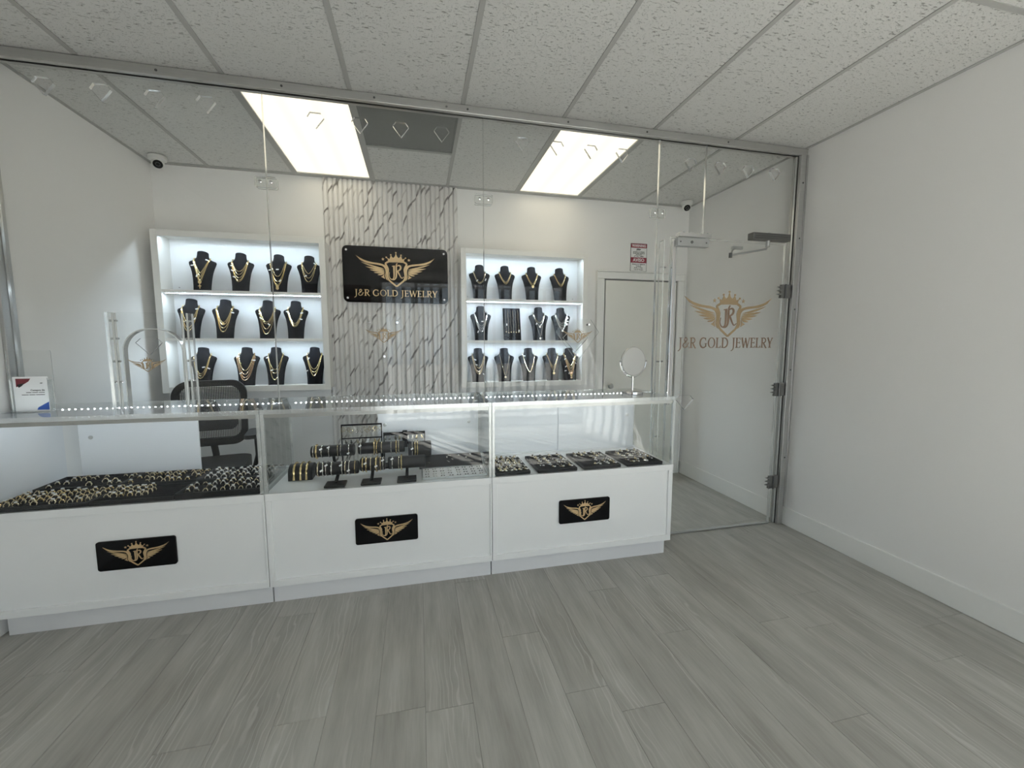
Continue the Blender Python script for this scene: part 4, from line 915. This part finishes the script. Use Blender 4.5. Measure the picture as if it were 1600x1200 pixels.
def tray(x0, x1, y0, y1, h, label, rows, fill, kinds, gname, lab, z=ZD, empty=None):
    t = thing('ring_tray', label, 'tray', ((x0+x1)/2, (y0+y1)/2, z), group='black jewelry trays')
    w_, l_ = (x1-x0)/2, (y1-y0)/2; e = 0.006
    obj('base', MB().box(-w_, w_, -l_, l_, 0.0005, 0.004), 'tray', t)
    r_ = MB(); r_.box(-w_,w_,-l_,-l_+e,0.004,h); r_.box(-w_,w_,l_-e,l_,0.004,h); r_.box(-w_,-w_+e,-l_+e,l_-e,0.004,h); r_.box(w_-e,w_,-l_+e,l_-e,0.004,h)
    obj('rim', r_, 'tray', t)
    nrow = rows[0]; ncol = rows[1]; py = (2*l_-2*e)/nrow
    fo = mesh_of('foam_ridge', MB().prism([[(-py*0.46,0.0),(py*0.46,0.0),(py*0.40,h*0.45),(py*0.1,h*0.62),(-py*0.1,h*0.62),(-py*0.40,h*0.45)]], -w_+e+0.001, w_-e-0.001, plane='yz'), 'velvet')
    for k in range(nrow): inst('foam_ridge', fo, t, (0, -l_+e+py*(k+0.5), 0.0042))
    n = 0
    for k in range(nrow):
        q = 0
        for c in range(ncol):
            if random.random() > fill: continue
            fx = (c+0.5)/ncol
            if empty and empty(fx, (k+0.5)/nrow): continue
            kd = random.choice(kinds)
            o = inst('ring', RM[kd], None, (x0+e+(x1-x0-2*e)*fx + random.uniform(-0.003,0.003), y0+e+py*(k+0.95) - (py*0.45 if k == nrow-1 else 0), z + h*0.28), (R(random.uniform(-22,-8)), 0, R(random.uniform(-14,14))), (random.uniform(1.15,1.5),)*3)
            tag(o, '%s ring, %s from left in the %s row of %s' % (MN[kd[0]], OW[q], RW[k], lab), 'ring', gname); n += 1; q += 1
    return n
cnt = 0
FY0, FY1, RY0, RY1 = 2.268, 2.482, 2.494, 2.704
cnt += tray(-1.925,-1.530,FY0,FY1,0.020,'black ring tray packed with gold rings at the left front',(6,11),0.93,[(g,False),(g,True),(pg_,True),(pg_,False)],'rings in the packed left front tray','the packed left tray')
cnt += tray(-1.526,-1.180,FY0,FY1,0.020,'black ring tray with its right half empty, front of left case',(6,10),0.92,[(g,True),(pg_,True),(pg_,False)],'rings in the half empty tray','the half-empty front tray',empty=lambda a,b: a > 0.62-0.1*b or b < 0.12)
cnt += tray(-1.176,-0.800,FY0,FY1,0.030,'deep black ring tray at the front right of the left case',(4,9),0.85,[(pg_,True),(si,True),(pg_,False)],'rings in the deep front tray','the deep front tray')
cnt += tray(-1.905,-1.545,RY0,RY1,0.030,'deep black ring tray with few rings at the left rear',(4,8),0.62,[(pg_,False),(pg_,True)],'rings in the sparse rear tray','the sparse rear tray')
cnt += tray(-1.541,-1.185,RY0,RY1,0.030,'deep black ring tray in front of the white sliding door',(5,9),0.72,[(pg_,False),(g,True)],'rings in the middle rear tray','the middle rear tray')
cnt += tray(-1.181,-0.800,RY0,RY1,0.030,'deep black ring tray of silver rings in front of the chair',(5,9),0.90,[(si,True),(si,True),(pg_,True)],'silver rings in the rear tray','the silver rear tray')
# stud trays
def stud_mesh(kind):
    mb = MB()
    mb.box(-0.0035,0.0035,-0.0015,0.0015,0.0,0.010,1)
    if kind == 0: mb.lathe([(0.003,0.0),(0.0075,0.002),(0.0055,0.006),(0.002,0.007)], (0,-0.006,0.002), 8, m=0); mb.box(-0.002,0.002,-0.010,0.0,0.006,0.010,0)
    elif kind == 1: mb.torus((0,-0.006,0.004), 0.0065, 0.0018, 12, 5, m=0); mb.box(-0.001,0.006,-0.016,-0.012,0.002,0.005,0)
    else: mb.prism([[(-0.006,-0.012),(0.006,-0.010),(0.008,-0.003),(0.0,0.004),(-0.007,-0.002)]], 0.002, 0.006, plane='xy'); mb.box(-0.0015,0.0015,-0.002,0.001,0.004,0.012,0)
    mb.box(0.003,0.010,-0.014,-0.010,0.0025,0.0065,2)
    return mb
SM = [[mesh_of('earring', stud_mesh(k), [m_, 'velvet', 'paper'], False) for k in range(3)] for m_ in (pg_, si)]
def studtray(x0, x1, label, rows, cols, fill, lab, gname, empty=None):
    y0, y1 = 2.270, 2.580
    t = thing('stud_tray', label, 'tray', ((x0+x1)/2, (y0+y1)/2, ZD), group='black stud trays')
    w_, l_ = (x1-x0)/2, (y1-y0)/2
    obj('pad', MB().box(-w_, w_, -l_, l_, 0.0005, 0.020), 'tray', t, bevel=0.003)
    obj('seam_line', MB().box(-w_+0.008, w_-0.008, -l_+0.008, l_-0.008, 0.0202, 0.0208), 'velvet', t)
    for k in range(rows):
        q = 0
        for c in range(cols):
            fx, fy = (c+0.5)/cols, (k+0.5)/rows
            if random.random() > fill or (empty and empty(fx, fy)): continue
            o = inst('earring', random.choice(random.choice(SM) if random.random() < 0.5 else SM[0]), None, (x0+0.015+(x1-x0-0.03)*fx+random.uniform(-.004,.004), y0+0.015+(y1-y0-0.03)*fy, ZD+0.0209), (0,0,R(random.uniform(-40,40))), (random.uniform(1.2,1.7),)*3)
            tag(o, 'small earring, %s from left in the %s row of %s' % (OW[q], RW[k], lab), 'earring', gname); q += 1
studtray(0.424, 0.632, 'black stud tray densely filled, beside the middle case', 10, 6, 0.85, 'the dense stud tray', 'earrings in the dense tray')
studtray(0.677, 0.925, 'second black stud tray from the middle case', 7, 4, 0.9, 'the second stud tray', 'earrings in the second tray')
studtray(0.965, 1.212, 'third black stud tray with bare front left corner', 7, 5, 0.75, 'the third stud tray', 'earrings in the third tray', lambda a,b: a < 0.45 and b < 0.75 and b > 0.2 or a < .3 and b < .3)
studtray(1.252, 1.500, 'black stud tray at the counter end near the glass door', 7, 4, 0.92, 'the end stud tray', 'earrings in the end tray')
# white earring tray
t = thing('earring_card', 'white flat card with rows of tiny earrings in the middle case', 'card', (0.195, 2.395, ZD))
obj('card', MB().box(-0.182,0.182,-0.092,0.092,0.0005,0.006), 'paper', t, bevel=0.002)
f = MB(); f.box(-0.185,0.185,-0.097,-0.0925,0.0005,0.010); f.box(-0.185,0.185,0.0925,0.097,0.0005,0.010); f.box(-0.187,-0.1825,-0.097,0.097,0.0005,0.010); f.box(0.1825,0.187,-0.097,0.097,0.0005,0.010)
obj('rim', f, 'edge2', t)
tiny = mesh_of('earring', MB().lathe([(0.002,0),(0.0042,0.0015),(0.002,0.004)], (-0.006,0,0), 7).lathe([(0.002,0),(0.0042,0.0015),(0.002,0.004)], (0.006,0,0), 7), 'dark', True)
tinyg = mesh_of('earring', MB().lathe([(0.002,0),(0.0042,0.0015),(0.002,0.004)], (-0.006,0,0), 7).lathe([(0.002,0),(0.0042,0.0015),(0.002,0.004)], (0.006,0,0), 7), 'silver', True)
for k in range(4):
    for c in range(8):
        o = inst('earring_pair', random.choice((tiny, tiny, tinyg)), None, (0.195-0.155+c*0.0443+random.uniform(-.003,.003), 2.395-0.066+k*0.044, ZD+0.0062), (0,0,R(random.uniform(-15,15))), (1.25,)*3)
        tag(o, 'tiny earring pair, %s from left in the %s row of the white card' % (OW[c], RW[k]), 'earrings', 'earring pairs on the white card')
# black ramp pad
t = thing('ramp_pad', 'long black sloping pad with a few charms behind the white card', 'pad', (0.185, 2.56, ZD))
obj('pad', MB().prism([[(-0.06,0.0005),(0.06,0.0005),(0.06,0.055),(0.045,0.058),(-0.06,0.012)]], -0.19, 0.20, plane='yz'), 'leather', t, bevel=0.003)
cm = mesh_of('charm', MB().lathe([(0.002,0),(0.006,0.001),(0.004,0.004)], (0,0,0), 8).torus((0.008,0.004,0.002), 0.004, 0.0012, 10, 4), 'silver', True)
for q, (dx, dy) in enumerate(((-0.13,-0.03),(-0.02,0.01),(-0.01,-0.03),(0.0,0.022),(0.015,-0.012),(0.06,0.02),(0.10,0.0),(0.13,0.025))):
    o = inst('charm', cm, None, (0.185+dx, 2.56+dy, ZD+0.0145+(dy+0.06)*0.046/0.105), (R(20),0,random.random()*3), (1.2,)*3); tag(o, '%s tiny silver charm from left on the black sloping pad' % OW[q], 'charm', 'charms on the sloping pad')
# bracelet bars
def brace_mesh(rad, th, wide, beads=False, mat=g):
    n = 26; mb = MB(); pts = [(0, rad*math.cos(2*math.pi*i/n), rad*math.sin(2*math.pi*i/n)) for i in range(n)]
    mb.tube(pts, [th*(1.2 if i % 2 else 0.7) for i in range(n)] if beads else th, 6, closed=True, flat=1.0)
    return mesh_of('bracelet', mb, mat, True)
BR = {}
def _tagmb(rad):
    mb = MB(); mb.add([(-0.006,-rad-0.004,-0.012),(0.008,-rad-0.004,-0.004),(0.004,-rad-0.004,0.004),(-0.010,-rad-0.004,-0.004),(-0.006,-rad-0.0048,-0.012),(0.008,-rad-0.0048,-0.004),(0.004,-rad-0.0048,0.004),(-0.010,-rad-0.0048,-0.004)], [(0,1,2,3),(7,6,5,4),(0,4,5,1),(1,5,6,2),(2,6,7,3),(3,7,4,0)])
    return mb
def roll(parent, x0, x1, y_, z_, rad):
    return obj('roll', MB().tube([(x0-0.0, y_, z_),(x0+0.004, y_, z_),(x1-0.004, y_, z_),(x1, y_, z_)], [rad-0.004, rad, rad, rad-0.004], 22), 'leather', parent, smooth=True, world=True)
def tbar(cx, y_, zb, hw, rad, label, by):
    t = thing('bracelet_stand', label, 'bracelet stand', (cx, by, ZD), group='bracelet stands')
    obj('base', MB().box(cx-0.052, cx+0.052, by-0.045, by+0.045, ZD+0.0005, ZD+0.012), 'leather', t, world=True, bevel=0.003)
    obj('stem', MB().tube([(cx, by, ZD+0.012),(cx, y_+0.004, zb-rad+0.002)], 0.009, 10), 'leather', t, world=True, smooth=True)
    roll(t, cx-hw, cx+hw, y_, zb, rad); return t
# half-moon pad
t = thing('bracelet_cushion', 'black half-moon cushion with three gold bracelets, left end', 'bracelet cushion', (-0.655, 2.50, ZD))
pr = [(-0.058,0.0005),(0.058,0.0005)] + [(0.058*math.cos(R(a)), 0.034+0.048*math.sin(R(a))) for a in range(0,181,15)]
obj('cushion', MB().prism([[(y_, z_) for y_, z_ in pr]], -0.062, 0.062, plane='yz'), 'leather', t, smooth=True)
bm_ = MB(); pts = [(0, 0.061*math.cos(R(a)), 0.034+0.051*math.sin(R(a))) for a in range(0,181,12)]; pts = [(0,0.061,0.004)]+pts+[(0,-0.061,0.004)]
bm_.tube(pts, [0.006*(1.15 if i % 2 else 0.75) for i in range(len(pts))], 6)
bme = mesh_of('bracelet', bm_, g, True)
for i, dx in enumerate((-0.032, 0.002, 0.033)):
    o = inst('bracelet', bme, None, (-0.655+dx, 2.50, ZD+0.001), (0,0,0)); tag(o, ['leftmost','middle','rightmost'][i]+' gold link bracelet on the black half-moon cushion', 'bracelet', 'bracelets on the half-moon cushion')
tbar(-0.447, 2.395, 0.684, 0.110, 0.036, 'black bracelet stand next to the half-moon cushion', 2.318)
tbar(-0.263, 2.405, 0.692, 0.068, 0.036, 'black bracelet stand in the middle of the front row', 2.320)
tbar(-0.074, 2.415, 0.690, 0.105, 0.036, 'black bracelet stand beside the white earring card', 2.322)
tbar(-0.500, 2.565, 0.742, 0.120, 0.034, 'tall black bracelet stand behind the left front stand', 2.600)
tbar(-0.225, 2.570, 0.745, 0.135, 0.034, 'tall black bracelet stand behind the middle front stand', 2.605)
tbar(0.000, 2.600, 0.715, 0.070, 0.050, 'thick black bracelet roll behind the right front stand', 2.660)
def bset(items, y_, z_, rad, where):
    n = len(items)
    for i, (x_, th, mat, bd, tl, tg_) in enumerate(items):
        nm = {'gold':'gold','palegold':'pale gold','silver':'silver'}[mat]
        lb = '%s %s bracelet from left on %s' % (['first','second','third','fourth','fifth','sixth','seventh','eighth'][i], nm, where)
        t = thing('bracelet', lb, 'bracelet', (x_, y_, z_), group='bracelets on the stands')
        k = (round(rad,4), th, mat, bd)
        if k not in BR: BR[k] = brace_mesh(rad+th, th, 1, bd, mat)
        inst('band', BR[k], t, (0,0,0), (0,0,tl))
        if tg_: o = obj('price_tag', _tagmb(rad+th*2), 'paper', t); o.rotation_euler = (R(random.uniform(-60,10)),0,0)
bset([(-0.545,.0024,pg_,True,0,0),(-0.522,.0035,si,True,.1,1),(-0.50,.0020,si,True,-.1,1),(-0.475,.0030,si,True,0,0),(-0.425,.0028,si,True,.1,1),(-0.405,.0020,pg_,True,0,0),(-0.385,.0024,si,True,0,1),(-0.355,.0016,g,False,0,0)], 2.395, 0.684, 0.037, 'the left front stand')
bset([(-0.315,.0030,g,False,0,0),(-0.298,.0040,g,True,.06,1),(-0.272,.0024,pg_,False,0,0),(-0.240,.0045,g,True,-.08,1),(-0.222,.0024,g,True,.08,0),(-0.205,.0020,si,False,0,1)], 2.405, 0.692, 0.037, 'the middle front stand')
bset([(-0.155,.0020,si,False,0,1),(-0.120,.0016,pg_,False,0,0),(-0.105,.0042,g,True,0,0)], 2.415, 0.690, 0.037, 'the right front stand')
bset([(-0.605,.0020,si,False,0,0),(-0.590,.0050,g,False,.05,0),(-0.560,.0020,si,True,0,1),(-0.520,.0020,si,True,0,1),(-0.475,.0016,pg_,True,.1,0),(-0.455,.0016,si,True,0,0),(-0.410,.0020,si,True,0,1)], 2.565, 0.742, 0.035, 'the tall left rear stand')
bset([(-0.345,.0020,si,True,0,1),(-0.270,.0040,g,True,.1,0),(-0.250,.0030,g,True,-.1,0),(-0.225,.0020,pg_,False,0,0),(-0.170,.0022,si,False,0,0),(-0.140,.0040,g,False,0,0),(-0.125,.0030,pg_,True,0,0)], 2.570, 0.745, 0.035, 'the tall middle rear stand')
bset([(-0.045,.0022,si,True,0,1),(-0.028,.0034,g,True,0,0),(-0.014,.0034,g,True,0,0)], 2.600, 0.715, 0.051, 'the thick rear roll')
# earring racks
def rack(x0, x1, z0, z1, y_, label, bars, fill, fr='velvet'):
    t = thing('earring_rack', label, 'earring rack', ((x0+x1)/2, y_, ZD), group='earring racks')
    fb = 0.006
    obj('panel', MB().box(x0+fb, x1-fb, y_-0.001, y_+0.002, ZD+0.001, z1-fb), 'glass', t, world=True)
    for xx in (x0, x1-fb): obj('post', MB().box(xx, xx+fb, y_-0.004, y_+0.004, ZD+0.0005, z1-fb), fr, t, world=True)
    for zz, h in bars: obj('bar', MB().box(x0, x1, y_-0.005, y_+0.005, zz-h/2, zz+h/2), fr, t, world=True)
    obj('foot', MB().box(x0, x1, y_-0.03, y_+0.03, ZD+0.0002, ZD+0.0010), fr, t, world=True)
    return t
rack(-0.468, -0.228, 0.735, 0.880, 2.650, 'clear earring rack with black frame, hoops along the top', [(0.876,0.008),(0.792,0.006)], 0)
rack(-0.222, 0.035, 0.645, 0.815, 2.665, 'black barred earring rack in front of the white sliding door', [(0.806,0.018),(0.742,0.014)], 0)
obj('cross_post', MB().box(-0.105,-0.075,2.650,2.662,0.72,0.825), 'velvet', bpy.data.objects['earring_rack.001'], world=True)
hm = {m_: mesh_of('hoop', MB().torus((0,0,-0.012), 0.0115, 0.0013, 16, 5, rot=Matrix.Rotation(R(90),3,'X')), m_, True) for m_ in (g, si, pg_)}
dm = {m_: mesh_of('drop', MB().box(-0.004,0.004,-0.001,0.001,-0.016,0.0).box(-0.0065,0.0065,-0.0016,0.0016,-0.026,-0.014), m_) for m_ in ('paper', si, pg_)}
for i in range(15):
    o = inst('hoop_earring', hm[random.choice((g, si, pg_))], None, (-0.455+i*0.0155, 2.6435, 0.862-0.012*(i % 2)), (0,0,R(random.uniform(-50,50)))); tag(o, '%s small hoop earring from left on the clear earring rack' % OW[i], 'earring', 'hoops on the clear rack')
for i in range(7):
    o = inst('drop_earring', dm[random.choice(('paper', si, pg_))], None, (-0.445+i*0.034, 2.6435, 0.786), (0,R(random.uniform(-30,30)),0)); tag(o, '%s small drop earring from left, low on the clear rack' % OW[i], 'earring', 'drops on the clear rack')
for i in range(9):
    o = inst('drop_earring', dm[random.choice((si, pg_, si))], None, (-0.205+i*0.027, 2.658, 0.794), (0,R(random.uniform(-20,20)),0)); tag(o, '%s small drop earring from left on the black barred rack' % OW[i], 'earring', 'drops on the barred rack')

# ================================================================== ON THE COUNTER
t = thing('leaflet_holder', 'clear acrylic leaflet holder at the left end of the counter', 'holder', (-1.83, 2.45, ZT))
obj('back_plate', MB().prism([rrect(-1.925,-1.748,ZT+0.0025,1.342,0.006)], 2.466, 2.469, 0, 1), ['glass','edge'], t, world=True)
obj('pocket_front', MB().prism([rrect(-1.900,-1.752,ZT+0.0035,1.212,0.006)], 2.436, 2.439, 0, 1), ['glass','edge'], t, world=True)
for xx in (-1.900,-1.7545): obj('pocket_side', MB().box(xx, xx+0.0025, 2.4395, 2.4655, ZT+0.0035, 1.20), 'edge2', t, world=True)
obj('foot', MB().box(-1.925,-1.748, 2.415, 2.470, ZT+0.0005, ZT+0.0024), 'glass', t, world=True)
f_ = thing('leaflet', 'white leaflet with red corner and blue corner in the holder', 'leaflet', (-1.828, 2.45, ZT+0.004))
yl = 2.4478
obj('sheet', MB().box(-1.896,-1.757, yl, yl+0.0012, ZT+0.0036, 1.216), 'paper', f_, world=True)
obj('photo_corner', MB().prism([[(-1.884,1.207),(-1.826,1.207),(-1.834,1.193),(-1.862,1.174),(-1.884,1.166)]], yl-0.0004, yl-0.0001), 'flyerred', f_, world=True)
obj('photo_corner', MB().prism([[(-1.880,1.178),(-1.850,1.186),(-1.862,1.171),(-1.874,1.163)]], yl-0.0007, yl-0.0005), 'ink', f_, world=True)
obj('blue_corner', MB().prism([[(-1.812,1.054),(-1.762,1.054),(-1.762,1.093),(-1.806,1.066)]], yl-0.0004, yl-0.0001), 'blue', f_, world=True)
obj('mark', MB().prism([[(-1.792,1.183),(-1.784,1.181),(-1.777,1.186),(-1.786,1.187)]], yl-0.0004, yl-0.0001), 'inkgrey', f_, world=True)
text_part(f_, 'Compra de', -1.802, 1.150, 0.012, yl-0.0005, 'ink', 0.056, bold=0.0002)
for z_, ws_ in ((1.139, (-1.850,-1.826,-1.800,-1.774)), (1.128, (-1.868,-1.838,-1.812,-1.774))):
    for a_, b_ in zip(ws_[:-1], ws_[1:]): obj('text_line', MB().box(a_+0.002, b_-0.001, yl-0.0004, yl-0.0001, z_-0.002, z_+0.002), 'inkgrey', f_, world=True)
# round mirror
t = thing('table_mirror', 'round chrome vanity mirror standing at the right counter end', 'mirror', (1.372, 2.445, ZT), rotz=R(10))
obj('base', MB().lathe([(0.066,0.0005),(0.068,0.003),(0.067,0.016),(0.060,0.021),(0.012,0.023)], (0,0,0), 36), 'steel', t, smooth=True)
obj('stem', MB().cyl((0,0,0.022),(0,0,0.118), 0.0068, 16), 'steel', t, smooth=True)
zc_ = 0.213
obj('yoke', MB().tube([(0.104*math.cos(R(a)), 0, zc_+0.104*math.sin(R(a))) for a in range(-182,3,8)], 0.0034, 8), 'steel', t, smooth=True)
tl = Matrix.Rotation(R(90),3,'X')
hd_ = obj('mirror_head', MB().lathe([(0.090,-0.006),(0.0955,-0.006),(0.097,0.0),(0.0955,0.006),(0.090,0.006)], (0,0,zc_), 48, rot=tl), 'steel', t, smooth=True)
obj('mirror_glass', MB().lathe([(0.0897,-0.0052),(0.0897,0.0064)], (0,0,zc_), 48, rot=tl), 'mirror', hd_, smooth=True)
for s_ in (-1, 1): obj('pivot', MB().cyl((s_*0.096,0,zc_),(s_*0.109,0,zc_), 0.0055, 12), 'steel', t, smooth=True)

# ================================================================== OFFICE CHAIR behind the left case
ch = thing('office_chair', 'black mesh-back office chair behind the left counter case', 'chair', (-1.42, 3.13, 0), rotz=R(12))
P_ = lambda nm, mb, mat='chairblk', sm=True, bev=0: obj(nm, mb, mat, ch, smooth=sm, bevel=bev)
P_('seat', MB().prism([rrect(-0.245,0.245,-0.245,0.235,0.09)], 0.475, 0.555, plane='xy'), 'chairblk', True, 0.025)
def brz(z): return 0.235 + 0.10*(z-0.6) - 0.05*math.sin((z-0.6)/0.5*math.pi)
out = rrect(-0.225,0.225,0.635,1.105,0.10,8); inn = rrect(-0.185,0.185,0.690,1.065,0.07,8)
bf = MB().prism([out, inn], -0.018, 0.018); bf.v = [(x_, y_ + brz(z_), z_) for x_, y_, z_ in bf.v]; P_('back_frame', bf)
net = MB()
for i in range(36):
    x_ = -0.183 + i*0.01046; net.box(x_-0.0016, x_+0.0016, -0.001, 0.001, 0.672, 1.068)
for i in range(38):
    z_ = 0.675 + i*0.0105; net.box(-0.19, 0.19, -0.001, 0.001, z_-0.0016, z_+0.0016)
net.v = [(x_, y_ + brz(z_), z_) for x_, y_, z_ in net.v]
o = P_('back_mesh', net, 'chairblk', False); o['kind'] = 'stuff'
lp_ = MB().prism([rrect(-0.17,0.17,0.755,0.885,0.05,6)], -0.035, -0.006); lp_.v = [(x_, y_ + brz(z_), z_) for x_, y_, z_ in lp_.v]; P_('lumbar_pad', lp_, 'leather', True, 0.01)
P_('spine', MB().tube([(0,0.05,0.455),(0,0.26,0.46),(0,0.30,0.55),(0,brz(0.66)+0.02,0.66)], 0.022, 10))
for s_ in (-1, 1):
    P_('arm', MB().tube([(s_*0.20,0.05,0.47),(s_*0.275,0.05,0.49),(s_*0.30,0.04,0.58),(s_*0.30,0.02,0.70),(s_*0.285,-0.02,0.735)], 0.017, 10))
    P_('arm_pad', MB().prism([rrect(s_*0.285-0.036,s_*0.285+0.036,-0.17,0.11,0.03)], 0.735, 0.762, plane='xy'), 'chairblk', True, 0.008)
P_('gas_lift', MB().cyl((0,0,0.10),(0,0,0.475), 0.026, 16))
P_('hub', MB().lathe([(0.045,0.075),(0.05,0.085),(0.045,0.12),(0.03,0.135)], (0,0,0), 18))
for k in range(5):
    a = R(72*k+18); c_, s_ = math.cos(a), math.sin(a)
    P_('foot', MB().tube([(0.03*c_,0.03*s_,0.105),(0.28*c_,0.28*s_,0.075)], [0.024,0.015], 8))
    P_('caster', MB().cyl((0.28*c_-0.02*s_,0.28*s_+0.02*c_,0.028),(0.28*c_+0.02*s_,0.28*s_-0.02*c_,0.028), 0.0275, 16))
